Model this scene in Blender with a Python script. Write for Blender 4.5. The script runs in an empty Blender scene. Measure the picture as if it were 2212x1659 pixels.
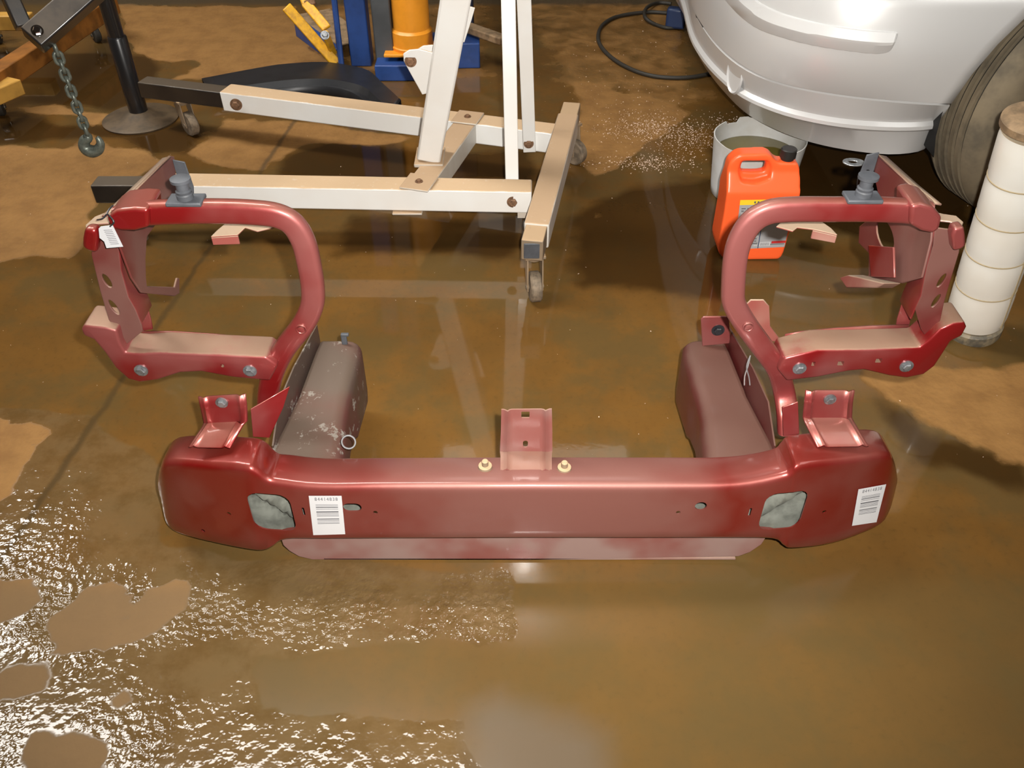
import bpy, bmesh, math, random
import numpy as np
from mathutils import Vector, Matrix, noise
from mathutils.geometry import interpolate_bezier
R = math.radians
random.seed(7)
S = bpy.context.scene
COL = S.collection

# ------------------------------------------------------------------ camera
CAM_H, PITCH, FPX, CX, CY = 1.35, R(41), 1850.0, 1106.0, 829.5
cd = bpy.data.cameras.new('camera')
cd.sensor_fit = 'HORIZONTAL'; cd.sensor_width = 36.0; cd.lens = 36.0 * FPX / 2212.0
cd.clip_start = 0.02; cd.clip_end = 60
cam = bpy.data.objects.new('camera', cd); COL.objects.link(cam)
cam.location = (0, 0, CAM_H); cam.rotation_euler = (R(90) - PITCH, 0, 0)
S.camera = cam
S.view_settings.view_transform = 'Standard'; S.view_settings.look = 'None'
S.view_settings.exposure = 0.0; S.view_settings.gamma = 1.0
S.view_settings.use_curve_mapping = False
S.cycles.caustics_reflective = False; S.cycles.caustics_refractive = False

# ------------------------------------------------------------------ world + flash
w = bpy.data.worlds.new('world'); S.world = w; w.use_nodes = True
w.node_tree.nodes['Background'].inputs[0].default_value = (0.75, 0.85, 1.0, 1)
w.node_tree.nodes['Background'].inputs[1].default_value = 0.3
fl = bpy.data.lights.new('camera_flash', 'SPOT'); fl.shadow_soft_size = 0.012
fl.spot_size = R(105); fl.spot_blend = 1.0
fl.energy = 300.0; fl.color = (1.0, 0.96, 0.90)
flo = bpy.data.objects.new('camera_flash', fl); COL.objects.link(flo)
flo.location = (0.05, 0.02, 1.385); flo.rotation_euler = (R(90 - 33), 0, 0)
PANEL_L = 38.0

# ------------------------------------------------------------------ pixel -> place
cP, sP = math.cos(PITCH), math.sin(PITCH)
def ray(px, py):
    u = (px - CX) / FPX; v = (CY - py) / FPX
    return Vector((u, cP + v * sP, -sP + v * cP))
def PZ(px, py, z):
    r = ray(px, py); t = (z - CAM_H) / r.z
    return Vector((r.x * t, r.y * t, z))
def PY(px, py, y):
    r = ray(px, py); t = y / r.y
    return Vector((r.x * t, y, CAM_H + r.z * t))
def PX(px, py, x):
    r = ray(px, py); t = x / r.x
    return Vector((x, r.y * t, CAM_H + r.z * t))

# ------------------------------------------------------------------ materials
def new_mat(name):
    m = bpy.data.materials.new(name); m.use_nodes = True
    nt = m.node_tree; b = nt.nodes['Principled BSDF']
    return m, nt, b
def N(nt, t, **kw):
    n = nt.nodes.new(t)
    for k, v in kw.items(): setattr(n, k, v)
    return n
def mixc(nt, fac, a, b):
    n = N(nt, 'ShaderNodeMix', data_type='RGBA')
    for sock, val in ((n.inputs[0], fac), (n.inputs[6], a), (n.inputs[7], b)):
        if hasattr(val, 'is_output'): nt.links.new(val, sock)
        else: sock.default_value = val if not isinstance(val, tuple) else (*val, 1)
    return n.outputs[2]
def mathn(nt, op, a, b=0.0, c=0.0, clamp=False):
    n = N(nt, 'ShaderNodeMath', operation=op, use_clamp=clamp)
    for i, val in enumerate((a, b, c)):
        if hasattr(val, 'is_output'): nt.links.new(val, n.inputs[i])
        else: n.inputs[i].default_value = val
    return n.outputs[0]
def noise_out(nt, scale, detail=4, rough=0.6, vec=None):
    n = N(nt, 'ShaderNodeTexNoise'); n.inputs['Scale'].default_value = scale
    n.inputs['Detail'].default_value = detail; n.inputs['Roughness'].default_value = rough
    if vec is None:
        g = N(nt, 'ShaderNodeNewGeometry'); vec = g.outputs['Position']
    nt.links.new(vec, n.inputs['Vector'])
    return n.outputs[0]
def ramp(nt, x, lo, hi):
    n = N(nt, 'ShaderNodeMapRange', interpolation_type='SMOOTHSTEP')
    nt.links.new(x, n.inputs[0]); n.inputs[1].default_value = lo; n.inputs[2].default_value = hi
    return n.outputs[0]
def plain(name, col, rough=0.6, metal=0.0, coat=0.0, var=0.0, scale=30.0, col2=None, spec=0.5):
    m, nt, b = new_mat(name)
    b.inputs['Roughness'].default_value = rough; b.inputs['Metallic'].default_value = metal
    b.inputs['Coat Weight'].default_value = coat; b.inputs['Specular IOR Level'].default_value = spec
    if var > 0:
        f = ramp(nt, noise_out(nt, scale), 0.35, 0.7)
        c2 = col2 or tuple(x * (1 - var) for x in col)
        nt.links.new(mixc(nt, f, col, c2), b.inputs['Base Color'])
    else: b.inputs['Base Color'].default_value = (*col, 1)
    return m
def dusty(name, col, dust, top=1.0, film=0.0, rough=0.35, metal=0.0, coat=0.3, chips=None, film_col=None, lo=0.35, hi=0.9, flash_glow=None, chip_lo=0.66, chip_scale=90):
    """paint with dust settled on upward faces and a patchy dusty film, plus optional painted flash glow"""
    m, nt, b = new_mat(name)
    g = N(nt, 'ShaderNodeNewGeometry')
    sep = N(nt, 'ShaderNodeSeparateXYZ'); nt.links.new(g.outputs['Normal'], sep.inputs[0])
    nz = noise_out(nt, 14, 5, 0.65); nf = noise_out(nt, 55, 5, 0.7); nl = noise_out(nt, 5.5, 3, 0.5)
    up = ramp(nt, mathn(nt, 'ADD', sep.outputs[2], mathn(nt, 'MULTIPLY_ADD', nz, 0.8, -0.4)), lo, hi)
    d = mathn(nt, 'MULTIPLY', mathn(nt, 'MULTIPLY', up, top), ramp(nt, nf, 0.02, 0.42), clamp=True)
    fm = mathn(nt, 'MULTIPLY', ramp(nt, nl, 0.38, 0.62), film)
    if flash_glow:  # flash hot-spot towards the middle, painted in with the film colour
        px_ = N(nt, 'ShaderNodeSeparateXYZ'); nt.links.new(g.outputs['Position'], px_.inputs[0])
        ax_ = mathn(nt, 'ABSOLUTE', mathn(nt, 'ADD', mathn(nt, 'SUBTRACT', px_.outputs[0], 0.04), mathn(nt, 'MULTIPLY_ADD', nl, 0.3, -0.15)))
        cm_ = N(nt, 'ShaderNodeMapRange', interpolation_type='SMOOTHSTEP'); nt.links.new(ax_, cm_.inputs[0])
        cm_.inputs[1].default_value = flash_glow[0]; cm_.inputs[2].default_value = flash_glow[1]; cm_.inputs[3].default_value = flash_glow[2]; cm_.inputs[4].default_value = 0.0
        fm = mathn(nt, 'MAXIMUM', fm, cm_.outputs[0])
    base = mixc(nt, fm, col, film_col or dust)
    if chips:
        cm = ramp(nt, noise_out(nt, chip_scale, 6, 0.75), chip_lo, chip_lo + 0.04)
        base = mixc(nt, cm, base, chips)
    nt.links.new(mixc(nt, d, base, dust), b.inputs['Base Color'])
    dd = mathn(nt, 'MAXIMUM', d, mathn(nt, 'MULTIPLY', fm, 0.6))
    r = N(nt, 'ShaderNodeMapRange'); nt.links.new(dd, r.inputs[0]); r.inputs[3].default_value = rough; r.inputs[4].default_value = 0.85
    nt.links.new(r.outputs[0], b.inputs['Roughness'])
    cw = N(nt, 'ShaderNodeMapRange'); nt.links.new(dd, cw.inputs[0]); cw.inputs[3].default_value = coat; cw.inputs[4].default_value = 0.0
    nt.links.new(cw.outputs[0], b.inputs['Coat Weight']); b.inputs['Coat Roughness'].default_value = 0.12
    b.inputs['Metallic'].default_value = metal
    bp = N(nt, 'ShaderNodeBump'); bp.inputs['Strength'].default_value = 0.12; bp.inputs['Distance'].default_value = 0.002
    nt.links.new(nf, bp.inputs['Height']); nt.links.new(bp.outputs[0], b.inputs['Normal'])
    return m
DUST = (0.27, 0.185, 0.12)
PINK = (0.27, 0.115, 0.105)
M = {}
M['red'] = dusty('red_paint', (0.21, 0.008, 0.009), DUST, 0.28, 0.40, 0.30, 0.45, 0.8, film_col=PINK, flash_glow=(0.36, 0.50, 0.65))
M['red_shelf'] = dusty('red_paint_dusty_top', (0.20, 0.008, 0.009), (0.27, 0.19, 0.125), 0.78, 0.5, 0.32, 0.4, 0.5, film_col=PINK, lo=0.55, hi=1.0)
M['rail_red'] = dusty('rail_red_brown', (0.075, 0.010, 0.009), (0.11, 0.06, 0.04), 0.6, 0.6, 0.42, 0.15, 0.3, film_col=(0.10, 0.035, 0.028))
M['red_beam'] = dusty('red_beam_paint', (0.19, 0.006, 0.005), DUST, 0.08, 0.32, 0.30, 0.45, 0.9, film_col=(0.24, 0.11, 0.092), flash_glow=(0.16, 0.40, 0.8))
M['red_dirty'] = dusty('red_paint_dirty', (0.11, 0.018, 0.016), (0.22, 0.14, 0.09), 0.85, 0.7, 0.45, 0.1, 0.3, film_col=(0.15, 0.075, 0.06))
M['rail_grey'] = dusty('rail_primer', (0.07, 0.045, 0.035), (0.13, 0.095, 0.065), 0.4, 0.8, 0.5, 0.1, 0.15, chips=(0.27, 0.25, 0.22), film_col=(0.10, 0.022, 0.018), chip_lo=0.58, chip_scale=22)
M['dust_red'] = dusty('dusty_red', (0.20, 0.05, 0.04), (0.28, 0.20, 0.135), 1.0, 0.85, 0.5, 0.0, 0.2, film_col=(0.27, 0.16, 0.12), lo=0.2, hi=0.7)
M['lip'] = dusty('lip_paint', (0.20, 0.065, 0.055), DUST, 0.4, 0.95, 0.5, 0.1, 0.2, film_col=(0.25, 0.165, 0.145))
M['white'] = dusty('white_paint', (0.74, 0.74, 0.72), (0.50, 0.35, 0.21), 1.0, 0.10, 0.4, 0.0, 0.2, chips=None, lo=0.35, hi=0.85)
M['grime'] = dusty('grimy_steel', (0.20, 0.15, 0.10), (0.42, 0.29, 0.17), 1.0, 0.5, 0.6, 0.2, 0.0)
M['base_tan'] = dusty('dusty_base', (0.55, 0.52, 0.47), (0.40, 0.27, 0.16), 1.0, 0.35, 0.5, 0.0, 0.1, film_col=(0.32, 0.22, 0.13))
M['blacksteel'] = dusty('black_steel', (0.010, 0.010, 0.011), (0.12, 0.085, 0.05), 0.5, 0.1, 0.3, 0.0, 0.3)
M['blackplast'] = plain('black_plastic', (0.016, 0.017, 0.02), 0.4, var=0.3)
M['greyplast'] = plain('grey_plastic', (0.065, 0.07, 0.08), 0.55, var=0.3)
M['zinc'] = plain('zinc_steel', (0.42, 0.44, 0.46), 0.35, 0.8, var=0.5, scale=80)
M['primer'] = plain('grey_green_primer', (0.21, 0.22, 0.19), 0.5, 0.2, var=0.45, scale=25)
M['rust'] = plain('rusty_bolt', (0.24, 0.13, 0.07), 0.7, 0.4, var=0.5, scale=120)
M['paper'] = plain('white_paper', (0.54, 0.54, 0.55), 0.6)
M['ink'] = plain('grey_ink', (0.10, 0.10, 0.11), 0.6)
M['tagink'] = plain('pale_ink', (0.17, 0.17, 0.18), 0.6)
M['jug'] = plain('orange_plastic', (0.95, 0.125, 0.03), 0.34, coat=0.15)
M['cap'] = plain('black_cap', (0.015, 0.014, 0.013), 0.45)
M['lab_yellow'] = plain('label_yellow', (0.85, 0.60, 0.03), 0.4)
M['lab_grey'] = plain('label_grey', (0.36, 0.36, 0.37), 0.4)
M['lab_red'] = plain('label_red', (0.5, 0.03, 0.03), 0.4)
M['bucket'] = plain('white_bucket_plastic', (0.56, 0.57, 0.57), 0.5, var=0.18, scale=8, col2=(0.47, 0.46, 0.43))
M['oil'] = plain('dirty_fluid', (0.11, 0.085, 0.014), 0.06, coat=0.5)
M['silver'] = plain('silver_paint', (0.66, 0.66, 0.655), 0.36, 0.22, coat=0.5)
M['dark'] = plain('dark_void', (0.012, 0.012, 0.012), 0.7)
M['tire'] = plain('dusty_tyre', (0.19, 0.15, 0.095), 0.85, var=0.6, scale=10, col2=(0.10, 0.082, 0.056))
M['rim'] = plain('wheel_rim', (0.3, 0.3, 0.3), 0.4, 0.7)
M['pipe'] = dusty('cream_plastic', (0.72, 0.71, 0.66), (0.45, 0.34, 0.2), 0.8, 0.18, 0.4, 0.0, 0.2)
M['seam'] = plain('dirty_seam', (0.34, 0.27, 0.16), 0.7)
M['pipebase'] = plain('grimy_base', (0.10, 0.09, 0.07), 0.6, var=0.6, scale=40, col2=(0.3, 0.24, 0.15))
M['tancap'] = plain('tan_cap', (0.30, 0.20, 0.11), 0.7, var=0.5)
M['blue'] = plain('blue_paint', (0.022, 0.065, 0.24), 0.4, var=0.4, scale=8)
M['gunmetal'] = plain('grey_channel', (0.075, 0.082, 0.088), 0.5, var=0.3, scale=8)
M['orange'] = plain('orange_paint', (0.86, 0.33, 0.025), 0.35, var=0.15, scale=10)
M['oldorange'] = plain('old_orange_paint', (0.30, 0.115, 0.02), 0.5, var=0.5, scale=12)
M['tanorange'] = plain('tan_orange_paint', (0.55, 0.30, 0.06), 0.5, var=0.3, scale=12)
M['yellow'] = plain('yellow_paint', (0.80, 0.42, 0.012), 0.4, var=0.7, scale=45, col2=(0.55, 0.27, 0.02))
M['chain'] = plain('chain_steel', (0.17, 0.19, 0.16), 0.4, 0.5, var=0.4, scale=90)
M['chrome'] = plain('chrome', (0.7, 0.7, 0.7), 0.12, 1.0)
M['rubber'] = plain('black_rubber', (0.03, 0.026, 0.02), 0.6)
M['wheelgrey'] = plain('caster_wheel', (0.20, 0.15, 0.10), 0.75, var=0.5, scale=60)
M['plug'] = plain('blue_plug', (0.02, 0.04, 0.11), 0.4)
M['chips'] = plain('pale_granules', (0.62, 0.47, 0.36), 0.9)
M['wire'] = plain('grey_wire', (0.45, 0.46, 0.47), 0.35, 0.7)
M['wall'] = plain('workshop_wall', (0.16, 0.105, 0.055), 0.8, var=0.4, scale=1.2)
M['ceil'] = plain('workshop_ceiling', (0.14, 0.105, 0.06), 0.9, var=0.3, scale=1.0)

# ------------------------------------------------------------------ object helpers
def link(name, bm, mats, parent=None, smooth=35):
    me = bpy.data.meshes.new(name)
    bmesh.ops.recalc_face_normals(bm, faces=bm.faces)
    bm.to_mesh(me); bm.free()
    for m in (mats if isinstance(mats, (list, tuple)) else [mats]): me.materials.append(M[m] if isinstance(m, str) else m)
    if smooth:
        me.polygons.foreach_set('use_smooth', [True] * len(me.polygons)); me.set_sharp_from_angle(angle=R(smooth))
    o = bpy.data.objects.new(name, me); COL.objects.link(o)
    if parent:
        o.parent = parent
        if parent.parent is None: o.matrix_parent_inverse = Matrix.Translation(-parent.location)
    return o
def root_of(o):
    while o.parent: o = o.parent
    return o
def tag(o, label, cat, group=None):
    o['label'] = label; o['category'] = cat
    if group: o['group'] = group
    return o
def struct(o): o['kind'] = 'structure'; return o
def thing(name, label, cat, loc, group=None):
    o = bpy.data.objects.new(name, None); COL.objects.link(o); o.location = loc; o.empty_display_size = 0.05
    return tag(o, label, cat, group)
def bevel(o, w, seg=2, ang=35):
    m = o.modifiers.new('bevel', 'BEVEL'); m.width = w; m.segments = seg; m.limit_method = 'ANGLE'; m.angle_limit = R(ang)
    m.harden_normals = False
    return o
def solid(o, t, off=-1.0):
    m = o.modifiers.new('solid', 'SOLIDIFY'); m.thickness = t; m.offset = off; m.use_even_offset = True
    return o
def bake(o):
    bpy.context.view_layer.update()
    dg = bpy.context.evaluated_depsgraph_get()
    me = bpy.data.meshes.new_from_object(o.evaluated_get(dg))
    old = o.data; o.modifiers.clear(); o.data = me
    return o
def cut(o, cutters):
    for c in cutters:
        m = o.modifiers.new('b', 'BOOLEAN'); m.operation = 'DIFFERENCE'; m.object = c; m.solver = 'EXACT'
    bake(o)
    for c in cutters: bpy.data.objects.remove(c)
    me = o.data
    me.polygons.foreach_set('use_smooth', [True] * len(me.polygons)); me.set_sharp_from_angle(angle=R(35))
    return o
def add_quad_strip(bm, loops, closed=True, caps=True, mat=0):
    vs = [[bm.verts.new(p) for p in lp] for lp in loops]
    n = len(loops[0])
    for a, b in zip(vs[:-1], vs[1:]):
        for i in range(n if closed else n - 1):
            j = (i + 1) % n
            f = bm.faces.new((a[i], a[j], b[j], b[i])); f.material_index = mat
    if caps and closed:
        f = bm.faces.new(vs[0][::-1]); f.material_index = mat
        f = bm.faces.new(vs[-1]); f.material_index = mat
    return vs
def add_box(bm, c, size, rot=None, mat=0):
    c = Vector(c); h = [s / 2 for s in size]
    vs = []
    for sx in (-1, 1):
        for sy in (-1, 1):
            for sz in (-1, 1):
                p = Vector((sx * h[0], sy * h[1], sz * h[2]))
                if rot: p = rot @ p
                vs.append(bm.verts.new(c + p))
    for f in ((0, 1, 3, 2), (4, 6, 7, 5), (0, 4, 5, 1), (2, 3, 7, 6), (0, 2, 6, 4), (1, 5, 7, 3)):
        bm.faces.new([vs[i] for i in f]).material_index = mat
def frame_of(d, up=Vector((0, 0, 1))):
    d = d.normalized()
    s = d.cross(up)
    if s.length < 1e-4: s = d.cross(Vector((0, 1, 0)))
    s.normalize(); u = s.cross(d)
    return s, u
def add_bar(bm, A, B, w, h, up=Vector((0, 0, 1)), w2=None, h2=None, mat=0):
    A, B = Vector(A), Vector(B); s, u = frame_of(B - A, up)
    w2 = w2 or w; h2 = h2 or h
    def lp(P, w, h): return [P - s * w / 2 - u * h / 2, P + s * w / 2 - u * h / 2, P + s * w / 2 + u * h / 2, P - s * w / 2 + u * h / 2]
    add_quad_strip(bm, [lp(A, w, h), lp(B, w2, h2)], mat=mat)
def add_tube(bm, pts, r, n=12, closed=False, mat=0):
    pts = [Vector(p) for p in pts]; rr = r if isinstance(r, (list, tuple)) else [r] * len(pts)
    loops = []; prev = None
    for i, p in enumerate(pts):
        if closed: d = pts[(i + 1) % len(pts)] - pts[i - 1]
        else: d = pts[min(i + 1, len(pts) - 1)] - pts[max(i - 1, 0)]
        d.normalize()
        if prev is None: s, u = frame_of(d)
        else:
            s = prev - d * prev.dot(d); s.normalize(); u = s.cross(d)
        prev = s
        loops.append([p + (s * math.cos(2 * math.pi * k / n) + u * math.sin(2 * math.pi * k / n)) * rr[i] for k in range(n)])
    if closed: loops.append(loops[0]); vs = add_quad_strip(bm, loops, caps=False, mat=mat); bmesh.ops.remove_doubles(bm, verts=bm.verts, dist=1e-6)
    else: add_quad_strip(bm, loops, mat=mat)
def add_lathe(bm, prof, axis_pt, axis, n=40, mat=0, mats=None):
    """prof: (radius, height) along axis"""
    a = Vector(axis).normalized(); s, u = frame_of(a); P = Vector(axis_pt)
    loops = [[P + a * h + (s * math.cos(2 * math.pi * k / n) + u * math.sin(2 * math.pi * k / n)) * max(r, 1e-4) for k in range(n)] for r, h in prof]
    vs = add_quad_strip(bm, loops, caps=True, mat=mat)
def plate(name, pts, thick, mat, parent=None, bev=0.003, holes=(), seg=2):
    bm = bmesh.new(); edges = []; faces = []
    if holes:
        for lp in [pts] + list(holes):
            vs = [bm.verts.new(p) for p in lp]
            edges += [bm.edges.new((vs[i], vs[(i + 1) % len(vs)])) for i in range(len(vs))]
        r = bmesh.ops.triangle_fill(bm, edges=edges, use_beauty=True)
        faces = [g for g in r['geom'] if isinstance(g, bmesh.types.BMFace)]
    else:
        faces = [bm.faces.new([bm.verts.new(p) for p in pts])]
    r = bmesh.ops.extrude_face_region(bm, geom=faces, use_keep_orig=True)
    bmesh.ops.translate(bm, verts=[g for g in r['geom'] if isinstance(g, bmesh.types.BMVert)], vec=Vector(thick))
    o = link(name, bm, mat, parent)
    if bev: bevel(o, bev, seg)
    return o
def catmull(pts, k=6, closed=False):
    pts = [Vector(p) for p in pts]; out = []; n = len(pts)
    for i in range(n if closed else n - 1):
        p0 = pts[(i - 1) % n] if (closed or i > 0) else pts[0]
        p1 = pts[i]; p2 = pts[(i + 1) % n]
        p3 = pts[(i + 2) % n] if (closed or i + 2 < n) else pts[-1]
        for j in range(k):
            t = j / k
            out.append(0.5 * ((2 * p1) + (p2 - p0) * t + (2 * p0 - 5 * p1 + 4 * p2 - p3) * t * t + (3 * p1 - p0 - 3 * p2 + p3) * t ** 3))
    if not closed: out.append(pts[-1])
    return out
def circle(c, r, ax1, ax2, n=16, r2=None):
    c = Vector(c); a = Vector(ax1); b = Vector(ax2); r2 = r2 or r
    return [c + a * math.cos(2 * math.pi * k / n) * r + b * math.sin(2 * math.pi * k / n) * r2 for k in range(n)]
def bolt(P, axis, r, mat, parent, washer=True, name='bolt'):
    bm = bmesh.new(); a = Vector(axis).normalized()
    if washer: add_lathe(bm, [(r * 1.45, -0.002), (r * 1.45, 0.0015)], P, a, 20)
    add_lathe(bm, [(r, -0.001), (r, r * 0.7), (r * 0.8, r * 0.85)], P, a, 6)
    return link(name, bm, mat, parent, 25)
X, Y_, Z = Vector((1, 0, 0)), Vector((0, 1, 0)), Vector((0, 0, 1))

# ------------------------------------------------------------------ room shell
def lin(a, b, n): return list(np.linspace(a, b, n))
def poly_sd(px_poly, PXY, world=True):
    """signed distance (positive inside), points on the floor"""
    P = np.array([[p.x, p.y] for p in (PZ(x, y, 0) for x, y in px_poly)]) if world else np.array(px_poly)
    x, y = PXY[:, 0], PXY[:, 1]
    inside = np.zeros(len(x), bool); dist = np.full(len(x), 1e9)
    for i in range(len(P)):
        a = P[i]; b = P[(i + 1) % len(P)]
        ab = b - a; t = np.clip(((x - a[0]) * ab[0] + (y - a[1]) * ab[1]) / (ab @ ab + 1e-12), 0, 1)
        dist = np.minimum(dist, np.hypot(x - a[0] - t * ab[0], y - a[1] - t * ab[1]))
        c = (a[1] > y) != (b[1] > y)
        xx = a[0] + (y - a[1]) * (b[0] - a[0]) / (b[1] - a[1] + 1e-12)
        inside ^= c & (x < xx)
    return np.where(inside, dist, -dist)
RX0, RX1, RY0, RY1, RZ = -5.0, 6.0, -3.5, 7.0, 4.0
xs = [RX0, -4, -3.2] + lin(-2.4, 2.6, 251) + [3.2, 4.5, RX1]
ys = [RY0, -2, -0.6] + lin(0.3, 5.0, 236) + [5.6, 6.2, RY1]
nx, ny = len(xs), len(ys)
gx, gy = np.meshgrid(xs, ys); co = np.stack([gx.ravel(), gy.ravel(), np.zeros(nx * ny)], 1)
fm = bpy.data.meshes.new('floor')
idx = np.arange(nx * ny).reshape(ny, nx)
quads = np.stack([idx[:-1, :-1].ravel(), idx[:-1, 1:].ravel(), idx[1:, 1:].ravel(), idx[1:, :-1].ravel()], 1)
fm.vertices.add(len(co)); fm.vertices.foreach_set('co', co.ravel())
fm.loops.add(quads.size); fm.loops.foreach_set('vertex_index', quads.ravel())
fm.polygons.add(len(quads)); fm.polygons.foreach_set('loop_start', np.arange(0, quads.size, 4))
fm.update(calc_edges=True); fm.validate()
xy = co[:, :2]
nz = np.array([noise.fractal(Vector((p[0] * 5, p[1] * 5, 0.3)), 1.0, 2.1, 4) for p in xy])
def soft(poly, edge=0.05, amp=0.05, grow=0.0):
    d = poly_sd(poly, xy) + nz * amp + grow
    return np.clip(d / edge + 0.5, 0, 1)
DRY = [
 [(262, 14), (640, 14), (660, 70), (720, 150), (560, 172), (480, 175), (345, 178), (420, 140), (330, 128), (285, 112), (262, 60)],
 [(40, 232), (120, 225), (190, 238), (222, 250), (205, 268), (120, 250)],
 [(-60, 318), (140, 312), (195, 293), (290, 318), (345, 350), (300, 392), (235, 440), (195, 470), (180, 520), (150, 555), (90, 545), (-60, 575)],
 [(415, 332), (455, 292), (470, 245), (880, 300), (790, 313), (720, 304), (650, 313), (610, 337), (576, 376), (530, 374), (495, 358)],
 [(1880, 815), (1990, 800), (2300, 770), (2300, 1000), (2160, 985), (2080, 950), (2000, 920), (1985, 880), (1920, 860)],
 [(1290, 470), (1300, 380), (1500, 250), (1380, 200), (1255, 180), (1240, 260), (1250, 330)],
]
DAMP = [[(1000, -20), (1480, -20), (1560, 220), (1400, 260), (1260, 200), (1160, 200), (1120, 40)],
        [(620, -40), (1100, -40), (1100, 180), (700, 170)]]
DEEP_SHADE = [[(-40, 120), (120, 110), (330, 120), (350, 200), (240, 235), (60, 225), (-40, 250)],  # dark deep water; under car and hoist also painted shade
        [(-60, 262), (120, 258), (190, 272), (330, 285), (420, 268), (440, 285), (400, 330), (330, 330), (200, 292), (130, 308), (-60, 310)],
        [(590, 372), (620, 335), (720, 306), (800, 315), (1130, 330), (1130, 390), (600, 390)],
        [(1540, 320), (1780, 300), (2100, 320), (2100, 600), (1760, 480), (1560, 440)],
        [(1230, 470), (1320, 400), (1560, 380), (1560, 640), (1250, 620)],
        [(760, 470), (1130, 470), (1130, 560), (700, 560)],
        [(1900, 870), (2000, 930), (2200, 1000), (2200, 1040), (1960, 1010)]]
SPARK = [[(-200, 860), (200, 900), (330, 1000), (350, 1170), (560, 1205), (800, 1215), (1090, 1230), (1145, 1350), (1130, 1395), (800, 1400), (520, 1400), (560, 1550), (1000, 1560), (1050, 1750), (-300, 1750)]]
SPARK_DRY = [[(318, 1262), (400, 1262), (402, 1312), (366, 1335), (358, 1402), (310, 1402), (228, 1384), (236, 1358), (290, 1350), (318, 1318)],
             [(30, 1430), (130, 1430), (150, 1480), (90, 1530), (-50, 1520)], [(-50, 1230), (60, 1260), (70, 1300), (-50, 1320)],
             [(230, 1500), (290, 1490), (300, 1530), (240, 1540)], [(140, 1340), (180, 1330), (185, 1390), (150, 1400)],
             [(200, 1280), (260, 1275), (270, 1310), (210, 1320)], [(60, 1570), (260, 1580), (280, 1700), (40, 1700)],
             [(390, 1600), (450, 1580), (440, 1700), (370, 1700)], [(-80, 900), (110, 930), (60, 1090), (-80, 1150)]]
GREY_SHEEN = [[(1005, 1580), (1030, 1520), (1080, 1505), (1230, 1565), (1290, 1600), (1300, 1720), (1040, 1720)]]  # pale reflection painted into the floor colour
wet = np.full(len(xy), 0.85)
for p in DAMP: wet = np.minimum(wet, 1 - 0.58 * soft(p, 0.25, 0.08))
for p in DRY: wet = np.minimum(wet, 1 - soft(p, 0.07, 0.05))
deep_shade = np.zeros(len(xy))
for p in DEEP_SHADE: deep_shade = np.maximum(deep_shade, soft(p, 0.12, 0.05))
spark = np.zeros(len(xy))
for p in SPARK: spark = np.maximum(spark, soft(p, 0.04, 0.03))
for p in SPARK_DRY:
    q = soft(p, 0.035, 0.07, -0.018); spark = np.minimum(spark, 1 - q); wet = np.minimum(wet, 1 - q)
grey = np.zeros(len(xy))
for p in GREY_SHEEN: grey = np.maximum(grey, soft(p, 0.06, 0.03))
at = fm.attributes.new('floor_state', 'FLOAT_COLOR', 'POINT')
at.data.foreach_set('color', np.stack([wet, deep_shade, spark, grey], 1).astype(np.float32).ravel())
m, nt, b = new_mat('wet_concrete')
a = N(nt, 'ShaderNodeAttribute', attribute_name='floor_state')
sp = N(nt, 'ShaderNodeSeparateColor'); nt.links.new(a.outputs['Color'], sp.inputs[0])
geo = N(nt, 'ShaderNodeNewGeometry')
n_big = noise_out(nt, 2.2, 5, 0.6); n_mid = noise_out(nt, 11, 6, 0.65); n_fine = noise_out(nt, 70, 5, 0.7); n_grit = noise_out(nt, 260, 3, 0.6)
W = ramp(nt, mathn(nt, 'ADD', sp.outputs[0], mathn(nt, 'MULTIPLY_ADD', n_mid, 0.5, -0.25)), 0.30, 0.62)
D = ramp(nt, mathn(nt, 'ADD', sp.outputs[1], mathn(nt, 'MULTIPLY_ADD', n_mid, 0.4, -0.2)), 0.25, 0.75)
n_calm = noise_out(nt, 7, 4, 0.6)
SPK = ramp(nt, mathn(nt, 'ADD', sp.outputs[2], mathn(nt, 'MULTIPLY_ADD', n_mid, 1.1, -0.55)), 0.38, 0.62)
dry = mixc(nt, ramp(nt, n_mid, 0.35, 0.7), (0.25, 0.128, 0.038), (0.19, 0.093, 0.026))
dry = mixc(nt, mathn(nt, 'MULTIPLY', ramp(nt, n_fine, 0.58, 0.75), 0.5), dry, (0.14, 0.085, 0.045))
sx = N(nt, 'ShaderNodeSeparateXYZ'); nt.links.new(geo.outputs['Position'], sx.inputs[0])
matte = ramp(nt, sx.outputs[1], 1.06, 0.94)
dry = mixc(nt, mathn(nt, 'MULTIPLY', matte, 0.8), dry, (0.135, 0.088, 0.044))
wetc = mixc(nt, ramp(nt, n_big, 0.35, 0.65), (0.140, 0.068, 0.0165), (0.105, 0.052, 0.0135))
wetc = mixc(nt, mathn(nt, 'MULTIPLY', ramp(nt, n_mid, 0.45, 0.75), 0.5), wetc, (0.1054, 0.0558, 0.0167))
wetc = mixc(nt, mathn(nt, 'MULTIPLY', ramp(nt, n_fine, 0.5, 0.8), 0.35), wetc, (0.0403, 0.0236, 0.0074))
wetc = mixc(nt, mathn(nt, 'MULTIPLY', ramp(nt, noise_out(nt, 3.3, 5, 0.65), 0.42, 0.62), 0.65), wetc, (0.082, 0.056, 0.021))
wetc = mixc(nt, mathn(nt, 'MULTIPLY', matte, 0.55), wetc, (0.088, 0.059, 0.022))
wetc = mixc(nt, mathn(nt, 'MULTIPLY', D, 0.8), wetc, (0.0279, 0.0124, 0.0031))  # one dark tint for deep water and painted shade
colr = mixc(nt, W, dry, wetc)
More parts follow.
